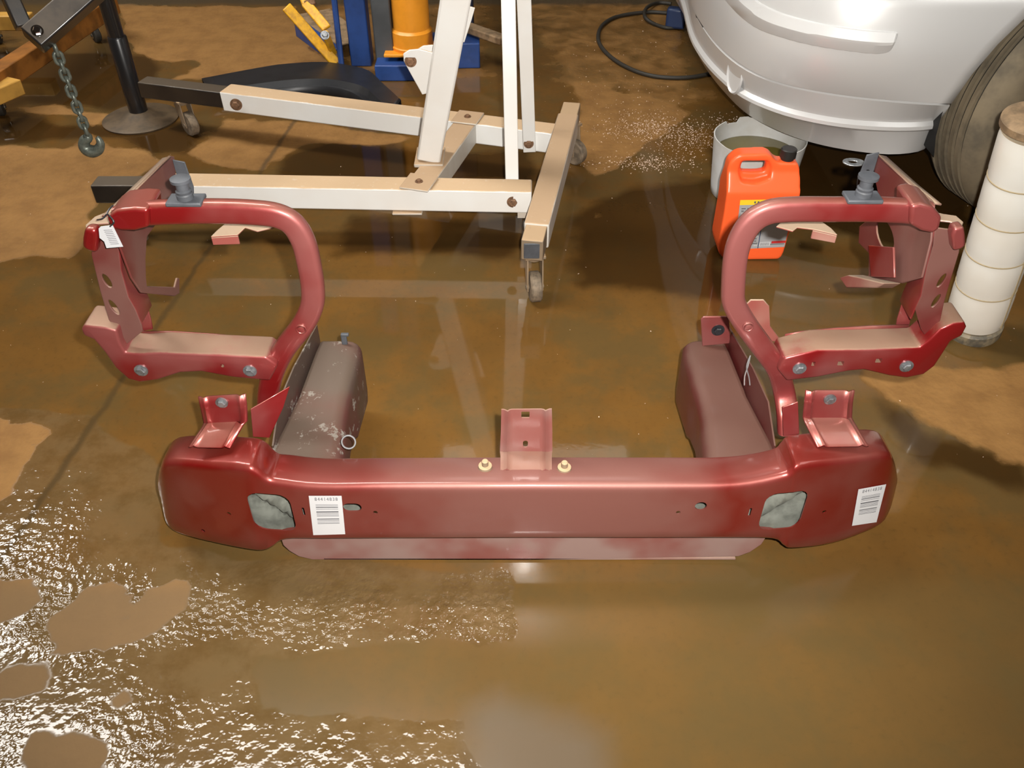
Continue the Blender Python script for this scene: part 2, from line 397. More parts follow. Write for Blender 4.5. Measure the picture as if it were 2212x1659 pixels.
spc = mixc(nt, ramp(nt, n_mid, 0.4, 0.65), (0.1240, 0.0806, 0.0372), (0.0868, 0.0508, 0.0186))
colr = mixc(nt, mathn(nt, 'MULTIPLY', SPK, 0.6), colr, spc)
colr = mixc(nt, mathn(nt, 'MULTIPLY', a.outputs['Alpha'], 0.75), colr, (0.11, 0.085, 0.06))  # painted reflection patch
# expansion joint running into the room and an old gutter line far back
px0, px1 = PZ(130, 1020, 0), PZ(590, 330, 0)
slope = (px1.x - px0.x) / (px1.y - px0.y)
lx = mathn(nt, 'SUBTRACT', sx.outputs[0], mathn(nt, 'MULTIPLY_ADD', sx.outputs[1], slope, px0.x - slope * px0.y))
lx = mathn(nt, 'ABSOLUTE', mathn(nt, 'ADD', lx, mathn(nt, 'MULTIPLY_ADD', n_mid, 0.03, -0.015)))
jn = N(nt, 'ShaderNodeMapRange'); nt.links.new(lx, jn.inputs[0]); jn.inputs[1].default_value = 0.003; jn.inputs[2].default_value = 0.012; jn.inputs[3].default_value = 0.7; jn.inputs[4].default_value = 0.0
colr = mixc(nt, jn.outputs[0], colr, (0.055, 0.035, 0.015))
gy_ = PZ(450, 6, 0).y
gl = mathn(nt, 'ABSOLUTE', mathn(nt, 'SUBTRACT', mathn(nt, 'ADD', sx.outputs[1], mathn(nt, 'MULTIPLY_ADD', n_mid, 0.1, -0.05)), gy_ + 0.04))
gm = N(nt, 'ShaderNodeMapRange'); nt.links.new(gl, gm.inputs[0]); gm.inputs[1].default_value = 0.04; gm.inputs[2].default_value = 0.10; gm.inputs[3].default_value = 0.85; gm.inputs[4].default_value = 0.0
colr = mixc(nt, gm.outputs[0], colr, (0.05, 0.04, 0.025))
nt.links.new(colr, b.inputs['Base Color'])
# gloss: puddle mirror, wet rough film, dry matt
rw = N(nt, 'ShaderNodeMapRange'); nt.links.new(W, rw.inputs[0]); rw.inputs[3].default_value = 0.8; rw.inputs[4].default_value = 0.05
rr = N(nt, 'ShaderNodeMix'); nt.links.new(SPK, rr.inputs[0]); nt.links.new(rw.outputs[0], rr.inputs[2]); rr.inputs[3].default_value = 0.07
nt.links.new(mathn(nt, 'MULTIPLY_ADD', matte, 0.13, rw.outputs[0]), rr.inputs[2])
nt.links.new(rr.outputs[0], b.inputs['Roughness'])
b.inputs['IOR'].default_value = 1.34
hs = mathn(nt, 'ADD', mathn(nt, 'MULTIPLY', noise_out(nt, 62, 2.0, 0.45), 0.8), mathn(nt, 'MULTIPLY', n_big, 0.6))
bp = N(nt, 'ShaderNodeBump'); bp.inputs['Distance'].default_value = 0.010
bs = N(nt, 'ShaderNodeMix'); nt.links.new(SPK, bs.inputs[0])
bw = N(nt, 'ShaderNodeMapRange'); nt.links.new(W, bw.inputs[0]); bw.inputs[3].default_value = 0.25; bw.inputs[4].default_value = 0.006
nt.links.new(bw.outputs[0], bs.inputs[2]); bs.inputs[3].default_value = 0.28
calm = mathn(nt, 'MULTIPLY', ramp(nt, n_calm, 0.40, 0.60), 0.27)
band = mathn(nt, 'MULTIPLY', ramp(nt, sx.outputs[1], 0.82, 0.87), ramp(nt, sx.outputs[1], 1.06, 0.92))
nt.links.new(mathn(nt, 'MULTIPLY', mathn(nt, 'MULTIPLY_ADD', calm, 0.7, 0.09), mathn(nt, 'MULTIPLY_ADD', band, 2.0, 0.85)), bs.inputs[3])
nt.links.new(bs.outputs[0], bp.inputs['Strength']); nt.links.new(hs, bp.inputs['Height']); nt.links.new(bp.outputs[0], b.inputs['Normal'])
fm.materials.append(m)
floor = bpy.data.objects.new('floor', fm); COL.objects.link(floor); struct(floor)

def slab(name, c, size, mat):
    bm = bmesh.new(); add_box(bm, c, size); return struct(link(name, bm, mat, smooth=0))
mx, my = (RX0 + RX1) / 2, (RY0 + RY1) / 2
slab('wall_back', (mx, RY1 + 0.1, RZ / 2), (RX1 - RX0 + 0.4, 0.2, RZ), 'wall')
slab('wall_front', (mx, RY0 - 0.1, RZ / 2), (RX1 - RX0 + 0.4, 0.2, RZ), 'wall')
slab('wall_left', (RX0 - 0.1, my, RZ / 2), (0.2, RY1 - RY0, RZ), 'wall')
slab('wall_right', (RX1 + 0.1, my, RZ / 2), (0.2, RY1 - RY0, RZ), 'wall')
slab('ceiling', (mx, my, RZ + 0.1), (RX1 - RX0 + 0.4, RY1 - RY0 + 0.4, 0.2), 'ceil')
# unseen glowing panels added overhead for floor glints, paint sheen and fill
ms, nt, b = new_mat('added_bright_panel')
b.inputs['Base Color'].default_value = (0.8, 0.8, 0.78, 1); b.inputs['Emission Color'].default_value = (1.0, 0.97, 0.92, 1); b.inputs['Emission Strength'].default_value = PANEL_L
md = ms.copy(); md.name = 'added_dim_panel'; md.node_tree.nodes['Principled BSDF'].inputs['Emission Strength'].default_value = 3.0
def add_light_panel(i, x0, x1, y0, y1, ms):
    bm = bmesh.new(); add_box(bm, ((x0 + x1) / 2, (y0 + y1) / 2, RZ - 0.012), (x1 - x0, y1 - y0, 0.02)); struct(link('added_light_panel_%d' % i, bm, ms, smooth=0))
add_light_panel(1, -2.1, -0.35, 1.9, 2.38, ms)
add_light_panel(5, -3.5, -2.45, 2.25, 2.75, ms)
add_light_panel(2, -4.5, -3.5, 3.3, 4.1, ms)
add_light_panel(3, -0.6, 1.0, 4.5, 5.3, md)  # dim panel added for a sheen on the red paint
add_light_panel(4, 2.0, 4.4, -2.0, 0.8, md)  # dim panel added as fill from behind right

# ------------------------------------------------------------------ red front support frame
XC = 0.022
frame = thing('front_support_frame', 'dark red steel car front frame with bumper beam and two lamp hoops on wet floor', 'car part', (XC, 1.1, 0))
ST = [((338, 1042), (352, 1100), 1.105), ((343, 1015), (362, 1138), 1.08), ((362, 998), (392, 1158), 1.062), ((450, 1004), (470, 1178), 1.035),
      ((525, 1009), (545, 1192), 1.013), ((553, 1019), (572, 1192), 1.010), ((578, 1037), (590, 1184), 1.008), ((606, 1043), (617, 1169), 1.006),
      ((690, 1052), (700, 1168), 1.0), ((850, 1051), (855, 1167), 1.0), ((1138, 1050), (1138, 1166), 1.0), ((1420, 1050), (1415, 1166), 1.0), ((1590, 1048), (1575, 1166), 1.0), ((1690, 1030), (1670, 1168), 1.006),
      ((1712, 1018), (1693, 1182), 1.008), ((1732, 1004), (1714, 1188), 1.011), ((1830, 993), (1800, 1177), 1.035), ((1915, 983), (1893, 1142), 1.062), ((1934, 998), (1918, 1115), 1.08), ((1941, 1028), (1930, 1078), 1.105)]
bx, by = [], []
loops = []
for k, (t, bt, yf) in enumerate(ST):
    T = PY(*t, yf); Bm = PY(*bt, yf); bx.append((T.x + Bm.x) / 2); by.append(yf)
    e = min(k, len(ST) - 1 - k)
    dpt = [0.03, 0.055, 0.072, 0.08, 0.08, 0.08, 0.082, 0.084, 0.085, 0.085, 0.085][e]
    rt = 0.012 if e > 1 else 0.018
    yb = yf + dpt
    zt, zb = T.z, Bm.z; drop = 0.012 if e >= 6 else 0.004
    def at(y, z):
        f = (z - zb) / (zt - zb); return Vector((Bm.x + (T.x - Bm.x) * f, y, z))
    pts = [at(yf + 0.030, zb), at(yf + 0.008, zb), at(yf + 0.003, zb + 0.003), at(yf, zb + 0.009)]
    pts += [at(yf, zb + 0.009 + (zt - rt * 1.6 - zb - 0.009) * q_ / 7) for q_ in range(1, 8)]
    for j in range(5):
        aa = j / 4 * math.pi / 2
        pts.append(at(yf + rt - rt * math.cos(aa), zt - rt + rt * math.sin(aa)))
    pts += [at(yb - 0.008, zt - drop), at(yb - 0.002, zt - drop - 0.003), at(yb, zt - drop - 0.010), at(yb, zt - drop - (0.03 if e >= 6 else min(0.10, (zt - zb) * 0.5)))]
    loops.append(pts)
cols_ = [catmull([lp[i] for lp in loops], 4) for i in range(len(loops[0]))]
loops = [[c_[k] for c_ in cols_] for k in range(len(cols_[0]))]
bm = bmesh.new(); add_quad_strip(bm, loops, closed=False, caps=False)
# end closures
for lp in (loops[0], loops[-1]): bm.faces.new([bm.verts.new(p) for p in lp])
bmesh.ops.remove_doubles(bm, verts=bm.verts, dist=1e-5)
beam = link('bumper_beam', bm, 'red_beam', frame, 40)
sm = beam.modifiers.new('s', 'SOLIDIFY'); sm.thickness = 0.0025; sm.offset = -1
def beamY(x): return float(np.interp(x, bx, by))
def on_beam(px, py, off=0.0):
    y = 1.0
    for _ in range(8): y = beamY(PY(px, py, y).x)
    p = PY(px, py, y); p.y -= off; return p
def cutter_prism(lp, depth=0.05):
    bm = bmesh.new(); a = [p - Y_ * depth for p in lp]; c = [p + Y_ * depth for p in lp]
    add_quad_strip(bm, [a, c]); return link('cutter', bm, 'primer')
def rrect(c, hw, hh, r, n=5):
    out = []
    for q, (sx_, sz_) in enumerate(((1, 1), (-1, 1), (-1, -1), (1, -1))):
        for j in range(n):
            t = (q + j / (n - 1)) * math.pi / 2
            out.append(Vector((c.x + sx_ * (hw - r) + r * math.cos(t), c.y, c.z + sz_ * (hh - r) + r * math.sin(t))))
    return out
cs = []
LO = on_beam(587, 1107); RO = on_beam(1692, 1104)
for c in (LO, RO): cs.append(cutter_prism(rrect(c, 0.039, 0.049, 0.022), 0.022))
cs.append(cutter_prism(rrect(on_beam(761, 1096), 0.0165, 0.0105, 0.0104), 0.02))
cs.append(cutter_prism(circle(on_beam(1514, 1093), 0.0105, X, Z, 20), 0.02))
for p in ((495, 1109), (440, 1143), (811, 1107), (1465, 1107), (1780, 1105)):
    cs.append(cutter_prism(circle(on_beam(*p), 0.0042, X, Z, 12), 0.02))
for p in ((656, 1105), (1620, 1106)):
    cs.append(cutter_prism(rrect(on_beam(*p), 0.0022, 0.011, 0.002), 0.02))
cut(beam, cs)
# grey inner pressings seen through the lamp openings
for c, sgn in ((LO, 1), (RO, -1)):
    bm = bmesh.new()
    rows = []
    for z in np.linspace(-0.115, 0.055, 11):
        row = []
        for x in np.linspace(-0.06, 0.06, 13):
            d = x * sgn + (z + 0.03) * 0.9
            row.append(Vector((c.x + x, c.y + 0.042 - 0.014 * math.exp(-((d - 0.012) / 0.012) ** 2) + 0.010 * math.exp(-((d + 0.02) / 0.012) ** 2), c.z + z)))
        rows.append(row)
    add_quad_strip(bm, rows, closed=False, caps=False)
    o = solid(link('inner_reinforcement', bm, 'primer', frame, 60), 0.002); o['label'] = 'grey green inner pressing'
c0, c1 = on_beam(720, 1100), on_beam(1560, 1100)
bm = bmesh.new(); add_bar(bm, (c0.x, 1.052, 0.165), (c1.x, 1.052, 0.165), 0.003, 0.085); o = link('inner_reinforcement', bm, 'primer', frame); o['label'] = 'grey green inner pressing'
# lower lip
yl = 1.03
lipb = [(606, 1160), (612, 1178), (625, 1190), (645, 1202), (675, 1209), (1138, 1210), (1595, 1202), (1620, 1193), (1645, 1176), (1655, 1160)]
lipt = [(1640, 1155), (1138, 1155), (620, 1155)]
plate('lower_lip', [PY(*p, yl) for p in lipb + lipt], (0, 0.003, 0), 'lip', frame, 0.001)
bm = bmesh.new(); pa, pb = PY(700, 1209, yl), PY(1590, 1203, yl)
add_bar(bm, (pa.x, yl + 0.025, pa.z + 0.0015), (pb.x, yl + 0.025, pa.z + 0.0015), 0.05, 0.003); link('lip_flange', bm, 'lip', frame)

# frame rails
def mir(x, sgn): return XC + (x - XC) if sgn < 0 else XC - (x - XC)
for sgn in (-1, 1):
    st = [(1.085, -0.452, -0.312, 0.205, 0.125), (1.15, -0.447, -0.318, 0.207, 0.115), (1.22, -0.438, -0.326, 0.205, 0.095), (1.285, -0.430, -0.328, 0.203, 0.07), (1.30, -0.428, -0.326, 0.207, 0.06), (1.42, -0.420, -0.322, 0.208, 0.05), (1.46, -0.417, -0.328, 0.205, 0.055), (1.468, -0.413, -0.336, 0.190, 0.07)]
    loops = []
    for y, xl, xr, zt, zb in st:
        r = 0.028
        pts = [(xl, zb), (xl, zt - 0.006), (xl + 0.006, zt)]
        for j in range(5):
            t = math.pi / 2 - j / 4 * math.pi / 2
            pts.append((xr - r + r * math.cos(t), zt - r + r * math.sin(t)))
        pts += [(xr, zb + 0.012), (xr - 0.012, zb)]
        loops.append([Vector((mir(x, sgn), y, z)) for x, z in pts])
    bm = bmesh.new(); add_quad_strip(bm, loops)
    rail = bevel(link('frame_rail', bm, 'rail_grey' if sgn < 0 else 'rail_red', frame, 40), 0.004)
    if sgn < 0: rail['label'] = 'left rail worn to grey primer'
    # thin outer flange on the rail
    fl_pts = [(1.13, 0.185), (1.13, 0.215), (1.20, 0.262), (1.30, 0.262), (1.47, 0.240), (1.47, 0.185)]
    P = [Vector((mir(-0.448 + (y - 1.13) * 0.08, sgn), y, z)) for y, z in fl_pts]
    plate('rail_flange', P, (0.003 * (-sgn if sgn > 0 else 1), 0, 0), 'rail_grey' if sgn < 0 else 'rail_red', frame, 0)

# lamp hoops
def sweep_hoop(px, w, d, y, parent, mat, k=5):
    path = catmull([PY(p[0], p[1], y if len(p) < 3 else p[2]) for p in px], k)
    ws = np.interp(np.linspace(0, 1, len(path)), np.linspace(0, 1, len(px)), [q[3] if len(q) > 3 else w for q in px])
    loops = []; r = 0.010
    for i, p in enumerate(path):
        t = (path[min(i + 1, len(path) - 1)] - path[max(i - 1, 0)]).normalized()
        s = t.cross(Y_).normalized(); n = Y_
        lp = []
        hw = ws[i] / 2
        for q, (a_, b_) in enumerate(((1, 1), (-1, 1), (-1, -1), (1, -1))):
            for j in range(4):
                th = (q + j / 3) * math.pi / 2
                lp.append(p + s * (a_ * (hw - r) + r * math.cos(th)) + n * (d / 2 + b_ * (d / 2 - r) + r * math.sin(th)))
        loops.append(lp)
    bm = bmesh.new(); add_quad_strip(bm, loops)
    return link('lamp_hoop', bm, mat, parent, 50)
YL = 1.20
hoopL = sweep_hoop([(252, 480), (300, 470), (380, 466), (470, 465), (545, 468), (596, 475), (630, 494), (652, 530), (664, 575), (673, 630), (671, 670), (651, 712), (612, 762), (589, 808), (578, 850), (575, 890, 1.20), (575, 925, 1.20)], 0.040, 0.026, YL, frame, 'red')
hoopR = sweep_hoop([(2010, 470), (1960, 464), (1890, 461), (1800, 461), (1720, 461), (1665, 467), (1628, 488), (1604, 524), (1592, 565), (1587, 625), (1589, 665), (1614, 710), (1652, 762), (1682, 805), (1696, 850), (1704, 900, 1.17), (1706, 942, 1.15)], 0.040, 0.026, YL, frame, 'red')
# lower cross bars (face plate with a dusty shelf going back)
cb_L = [(583, 824), (500, 816), (435, 804), (390, 806), (340, 822), (302, 827), (276, 820), (248, 795), (226, 763), (202, 735), (180, 726), (174, 712), (182, 702), (226, 707), (252, 714), (259, 742), (270, 762), (300, 764), (346, 761), (435, 765), (574, 771), (600, 790)]
cb_R = [(1694, 774), (1767, 756), (1877, 755), (1987, 751), (2009, 733), (2031, 711), (2060, 698), (2084, 695), (2089, 707), (2079, 727), (2055, 738), (2039, 763), (2020, 792), (1996, 810), (1958, 818), (1921, 813), (1866, 800), (1833, 803), (1767, 816), (1700, 824), (1680, 800)]
def shelf(px, y, depth):
    P = [PY(*p, y) for p in px]
    bm = bmesh.new()
    f = bm.faces.new([bm.verts.new(p) for p in P])
    r = bmesh.ops.extrude_face_region(bm, geom=[f], use_keep_orig=True)
    bmesh.ops.translate(bm, verts=[g for g in r['geom'] if isinstance(g, bmesh.types.BMVert)], vec=Vector((0, depth, 0)))
    return bevel(link('lower_crossbar', bm, 'red_shelf', frame, 40), 0.005, 3, 40)
sl_, sr_ = shelf(cb_L, 1.187, 0.062), shelf(cb_R, 1.187, 0.062)
cut(sl_, [cutter_prism(circle(PY(480, 790, 1.187), 0.0038, X, Z, 12), 0.012)])
cut(sr_, [cutter_prism(rrect(PY(a_, b_, 1.187), r_, 0.0045, 0.001), 0.012) for a_, b_, r_ in ((1816, 785, 0.0055), (1898, 779, 0.0055), (1757, 786, 0.003))])
# dusty shelf skin and rear upstand
def skin(name, px_f, px_b, yf, yb, mat, t=0.002):
    bm = bmesh.new(); add_quad_strip(bm, [[PY(*p, yf) + Z * 0.001 for p in px_f], [PY(*p, yb) + Z * 0.001 for p in px_b]], closed=False, caps=False)
    return solid(link(name, bm, mat, frame, 60), t)
for px in ([(310, 722), (380, 722), (470, 728), (560, 738), (590, 742)], [(1960, 708), (1880, 710), (1800, 715), (1730, 722), (1694, 728)]):
    top = [PY(*p, 1.252) for p in px]
    bm = bmesh.new(); add_quad_strip(bm, [[p - Z * 0.025 for p in top], [p + Z * 0.008 for p in top]], closed=False, caps=False)
    solid(link('shelf_upstand', bm, 'red', frame, 60), 0.003)
# outer columns
colL = [(203, 500), (252, 500), (261, 585), (277, 642), (292, 668), (305, 700), (308, 716), (268, 748), (254, 711), (235, 692), (216, 629), (197, 550)]
colR = [(2078, 500), (2020, 492), (2016, 530), (2003, 575), (1990, 640), (1977, 668), (1990, 712), (2010, 745), (2032, 690), (2040, 652), (2056, 598), (2072, 545)]
def slot(px, py, a_, b_, y, ang):
    c = PY(px, py, y); d1 = Vector((math.cos(ang), 0, math.sin(ang))); d2 = Vector((-math.sin(ang), 0, math.cos(ang)))
    return circle(c, a_, d1, d2, 14, b_)
plate('outer_column', [PY(*p, 1.205) for p in colL], (0, 0.004, 0), 'red_dirty', frame, 0.0015, holes=[slot(231, 607, 0.0055, 0.014, 1.205, 0.2), slot(246, 664, 0.0055, 0.016, 1.205, 0.25)])
plate('outer_column', [PY(*p, 1.205) for p in colR], (0, 0.004, 0), 'red_dirty', frame, 0.0015, holes=[slot(2034, 606, 0.0045, 0.014, 1.205, -0.2), slot(2022, 650, 0.0045, 0.014, 1.205, -0.2)])
def inner_flange(px, y0, y1):
    P = [PY(*p, y0) for p in px]
    bm = bmesh.new(); add_quad_strip(bm, [P, [p + Y_ * (y1 - y0) for p in P]], closed=False, caps=False)
    return bevel(solid(link('column_flange', bm, 'red', frame, 60), 0.003, 0), 0.001)
inner_flange([(253, 500), (261, 585), (277, 642), (292, 668), (305, 700)], 1.206, 1.262)
inner_flange([(2018, 500), (2003, 575), (1990, 640), (1977, 668), (1968, 690)], 1.206, 1.262)
# inner lower ears beside the columns
plate('inner_ear', [PY(*p, 1.255) for p in ((292, 664), (305, 648), (316, 655), (326, 690), (330, 712), (306, 716))], (0, 0.004, 0), 'red', frame, 0.0015)
plate('inner_ear', [PY(*p, 1.255) for p in ((1975, 660), (1962, 646), (1950, 652), (1938, 690), (1935, 712), (1962, 716))], (0, 0.004, 0), 'red', frame, 0.0015)
plate('inner_ear', [PY(*p, 1.25) for p in ((1610, 660), (1622, 648), (1650, 648), (1662, 662), (1664, 705), (1690, 740), (1640, 735), (1615, 700))], (0, 0.004, 0), 'dust_red', frame, 0.0015)
# top corner joints and curled flanges
def corner(px_top, px_front, px_inner):
    plate('corner_joint', [PY(*p, 1.19) for p in px_inner], (0, 0.07, 0), 'red', frame, 0.006, seg=3)
    P = [PY(*p, 1.185) for p in px_front]
    plate('curled_flange', P, (0, 0.022, 0), 'red', frame, 0.007, seg=3)
    Q = [PZ(*p, 0.628) for p in px_top]
    plate('corner_plate', Q, (0, 0, 0.004), 'dust_red', frame, 0.0015)
corner([(188, 500), (206, 487), (262, 484), (258, 462), (236, 460), (206, 472), (186, 490)], [(182, 494), (207, 496), (211, 512), (209, 549), (190, 544), (176, 537), (177, 515)], [(228, 470), (250, 455), (290, 450), (320, 452), (322, 492), (292, 500), (262, 500), (240, 495)])
corner([(2076, 492), (2050, 482), (2012, 478), (2020, 462), (2036, 466), (2064, 470), (2080, 484)], [(2083, 490), (2062, 494), (2056, 510), (2060, 543), (2076, 540), (2087, 532), (2086, 508)], [(2036, 470), (2016, 448), (1990, 440), (1968, 444), (1966, 486), (1990, 500), (2016, 506), (2030, 496)])
# fender aprons running back
apL = [(238, 462), (255, 447), (368, 336), (377, 338), (381, 390), (385, 440), (372, 462), (338, 484), (318, 512), (315, 560), (316, 600), (318, 618), (378, 620), (383, 600), (388, 601), (388, 634), (378, 640), (306, 632), (285, 600), (255, 520)]
apR = [(2016, 440), (2009, 431), (1960, 390), (1893, 331), (1885, 338), (1890, 390), (1899, 431), (1880, 470), (1856, 489), (1854, 525), (1876, 547), (1876, 594), (1868, 606), (1948, 612), (1990, 600), (2010, 520)]
XL, XRr = -0.632, 0.676
plate('fender_apron', [PX(*p, XL) for p in apL], (-0.004, 0, 0), 'red_dirty', frame, 0.0015)
hc = PX(1911, 508, XRr)
plate('fender_apron', [PX(*p, XRr) for p in apR], (0.004, 0, 0), 'red_dirty', frame, 0.0015, holes=[circle(hc, 0.045, Y_, Z, 18, 0.022)])
def apron_top(pts, x, dx):
    P = [PX(*p, x) for p in pts]
    bm = bmesh.new(); add_quad_strip(bm, [P, [p + Vector((dx, 0, -0.004)) for p in P]], closed=False, caps=False)
    solid(link('apron_flange', bm, 'dust_red', frame, 60), 0.003)
apron_top([(240, 461), (300, 403), (368, 337)], XL, -0.016)
apron_top([(2012, 436), (1960, 392), (1895, 333)], XRr, 0.018)
# rear end plates of the aprons with fixing lugs
for x, s_, pp in ((XL, 1, (384, 395)), (XRr, -1, (1887, 380))):
    c = PX(*pp, x)
    o = plate('apron_end_plate', [c + Vector((s_ * dx, 0.004, dz)) for dx, dz in ((0, 0.045), (0.022, 0.04), (0.026, -0.01), (0.018, -0.05), (0, -0.055))], (0, 0.003, 0), 'greyplast', frame, 0.001, holes=[circle(c + Vector((s_ * 0.012, 0.004, 0.005)), 0.005, X, Z, 10)])
    o['label'] = 'dark grey end plate'
lug = PX(1866, 352, XRr)
plate('fixing_lug', circle(lug + Vector((-0.02, 0.0, 0)), 0.021, X, Y_, 18, 0.016), (0, 0, 0.003), 'zinc', frame, 0.001, holes=[circle(lug + Vector((-0.022, 0.0, 0)), 0.009, X, Y_, 12, 0.006)])
# right bracket under the apron
bc = [(1880, 530), (1934, 534), (1936, 600), (1886, 598)]
plate('apron_bracket', [PX(*p, XRr - 0.012) for p in bc], (-0.004, 0, 0), 'red', frame, 0.001)
lt = [(1846, 600), (1866, 594), (1948, 612), (1930, 622), (1862, 622)]
plate('apron_foot', [PX(*p, XRr - 0.006) for p in lt], (-0.03, 0, 0), 'dust_red', frame, 0.002)

# bump stops on the hoop tops
def bump_stop(px, py, sc=1.0):
    P = PY(px, py, 1.213); zt = P.z
    pl = bmesh.new(); add_box(pl, (P.x, P.y, zt + 0.003), (0.056 * sc, 0.034, 0.007)); o = bevel(link('stop_plate', pl, 'greyplast', frame), 0.002)
    bm = bmesh.new(); add_lathe(bm, [(0.013, 0.004), (0.013, 0.014), (0.0115, 0.016), (0.0125, 0.02), (0.010, 0.022), (0.010, 0.034), (0.016, 0.036), (0.016, 0.041), (0.008, 0.043)], (P.x, P.y, zt), Z, 24)
    o = link('bump_stop', bm, 'greyplast', frame); o['label'] = 'grey plastic bump stop'
bump_stop(403, 436); bump_stop(1862, 430)
# dusty clip brackets behind the hoop top bars
def clip(px, y0=1.25, mat='dust_red'):
    a = [PZ(*p, 0.595) for p in px]
    o = plate('clip_bracket', a, (0, 0, 0.003), mat, frame, 0.001)
    fr = [a[0], a[1]]
    plate('clip_lip', [a[0], a[1], a[1] - Z * 0.016, a[0] - Z * 0.014], (0, 0.003, 0), 'dust_red', frame, 0.001)
clip([(456, 514), (514, 510), (530, 494), (556, 502), (598, 492), (572, 484), (524, 480), (494, 480), (470, 500)])
clip([(1808, 510), (1756, 498), (1722, 494), (1712, 502), (1676, 492), (1690, 480), (1752, 478), (1775, 482), (1795, 496)])
# bolts on the cross bars
for p in ((305, 800), (540, 801)): bolt(PY(*p, 1.186), (0, -1, 0), 0.0085, 'zinc', frame)
for p in ((1727, 796), (1958, 791)): bolt(PY(*p, 1.186), (0, -1, 0), 0.0085, 'zinc', frame)
for p in ((651, 710), (1616, 705)):
    bm = bmesh.new(); add_lathe(bm, [(0.010, -0.001), (0.010, 0.002), (0.0085, 0.003), (0.006, 0.001), (0.006, 0.004), (0.003, 0.005)], PY(*p, YL - 0.0005), (0, -1, 0), 20); link('weld_nut', bm, 'red', frame)
# gusset at the left hoop foot, foot plate at the right
plate('gusset_plate', [PY(541, 884, 1.155), PY(626, 835, 1.20), PY(612, 880, 1.185), PY(582, 946, 1.145), PY(546, 944, 1.145)], (0, 0.003, 0), 'red', frame, 0.001)
plate('gusset_plate', [PY(1690, 880, 1.16), PY(1724, 868, 1.16), PY(1727, 938, 1.142), PY(1692, 942, 1.142)], (0, 0.003, 0), 'red', frame, 0.001)
# folded brackets
def folded(tag_, rows, mat, ribs=0.004, cuts=(), nseg=24, backlip=True):
    """rows: list of (left point, right point) from front of foot to top"""
    prof = lambda t: (0.0 if t < 0.05 else 1.0 if 0.07 < t < 0.15 else 0.0) if t < 0.5 else (1.0 if 0.85 < t < 0.93 else 0.0)
    loops = []
    n = len(rows)
    for i, (A, B) in enumerate(rows):
        A, B = Vector(A), Vector(B)
        d = (rows[min(i + 1, n - 1)][0] - rows[max(i - 1, 0)][0]); s = B - A
        nn = s.cross(d).normalized()
        lp = []
        for k in range(nseg + 1):
            t = k / nseg
            rb = max(0, 1 - abs(t - 0.12) / 0.06) + max(0, 1 - abs(t - 0.88) / 0.06)
            lp.append(A + s * t + nn * ribs * min(1, rb))
        loops.append(lp)
    bm = bmesh.new(); add_quad_strip(bm, loops, closed=False, caps=False)
    o = solid(link('mounting_bracket', bm, mat, frame, 50), 0.0025, 0)
    if cuts: cut(o, list(cuts))
    return o
def br_rows(px_rows):
    out = []
    for l, r_, fn in px_rows: out.append((fn(*l), fn(*r_)))
    return out
fz = lambda z: (lambda a, b: PZ(a, b, z)); fy = lambda y: (lambda a, b: PY(a, b, y))
zc = 0.240
yu = PZ(1138, 972, zc).y
cs = [cutter_prism(rrect(PY(1135, 895, yu), 0.0072, 0.0075, 0.001), 0.02), cutter_prism(rrect(PY(1135, 957, yu), 0.0045, 0.008, 0.0044), 0.02)]
folded('c', br_rows([((1081, 1017), (1192, 1018), fz(zc)), ((1081, 985), (1192, 985), fz(zc)), ((1080, 975), (1193, 975), fy(yu - 0.002)), ((1082, 930), (1193, 930), fy(yu)), ((1083, 884), (1192, 883), fy(yu))]), 'lip', 0.005, cs)
zl = 0.283
yu = PZ(490, 914, zl).y
folded('l', br_rows([((408, 966), (497, 968), fz(zl)), ((437, 922), (526, 918), fz(zl)), ((440, 914), (535, 909), fy(yu)), ((434, 885), (534, 880), fy(yu)), ((428, 857), (531, 851), fy(yu))]), 'red', 0.005)
bolt(PY(479, 870, yu - 0.004), (0, -1, 0), 0.0075, 'zinc', frame)
zr = 0.285
yu = PZ(1790, 905, zr).y
folded('r', br_rows([((1765, 966), (1876, 964), fz(zr)), ((1738, 912), (1845, 912), fz(zr)), ((1734, 902), (1840, 902), fy(yu)), ((1737, 870), (1842, 870), fy(yu)), ((1740, 843), (1846, 843), fy(yu))]), 'red', 0.005)
bolt(PY(1793, 863, yu - 0.004), (0, -1, 0), 0.0075, 'zinc', frame)
for p in ((1048, 1008), (1219, 1011)): 
    bm = bmesh.new(); q = PZ(*p, 0.243); add_lathe(bm, [(0.013, -0.003), (0.012, 0.003), (0.006, 0.004), (0.006, 0.014), (0.004, 0.016)], q, Z, 16); link('stud', bm, 'grime', frame)
# clips and tabs on the rail rears
bm = bmesh.new(); q = PZ(745, 742, 0.207); add_box(bm, q + Z * 0.012, (0.012, 0.006, 0.028)); add_box(bm, q + Z * 0.024 + X * 0.003, (0.017, 0.008, 0.006)); bevel(link('rail_clip', bm, 'greyplast', frame), 0.0015)
tb = [(1517, 748), (1514, 690), (1520, 684), (1575, 684), (1578, 742)]
plate('rail_tab', [PY(*p, 1.44) for p in tb], (0, 0.004, 0), 'red', frame, 0.0015)
bolt(PY(1551, 713, 1.44), (0, -1, 0), 0.0095, 'blackplast', frame)
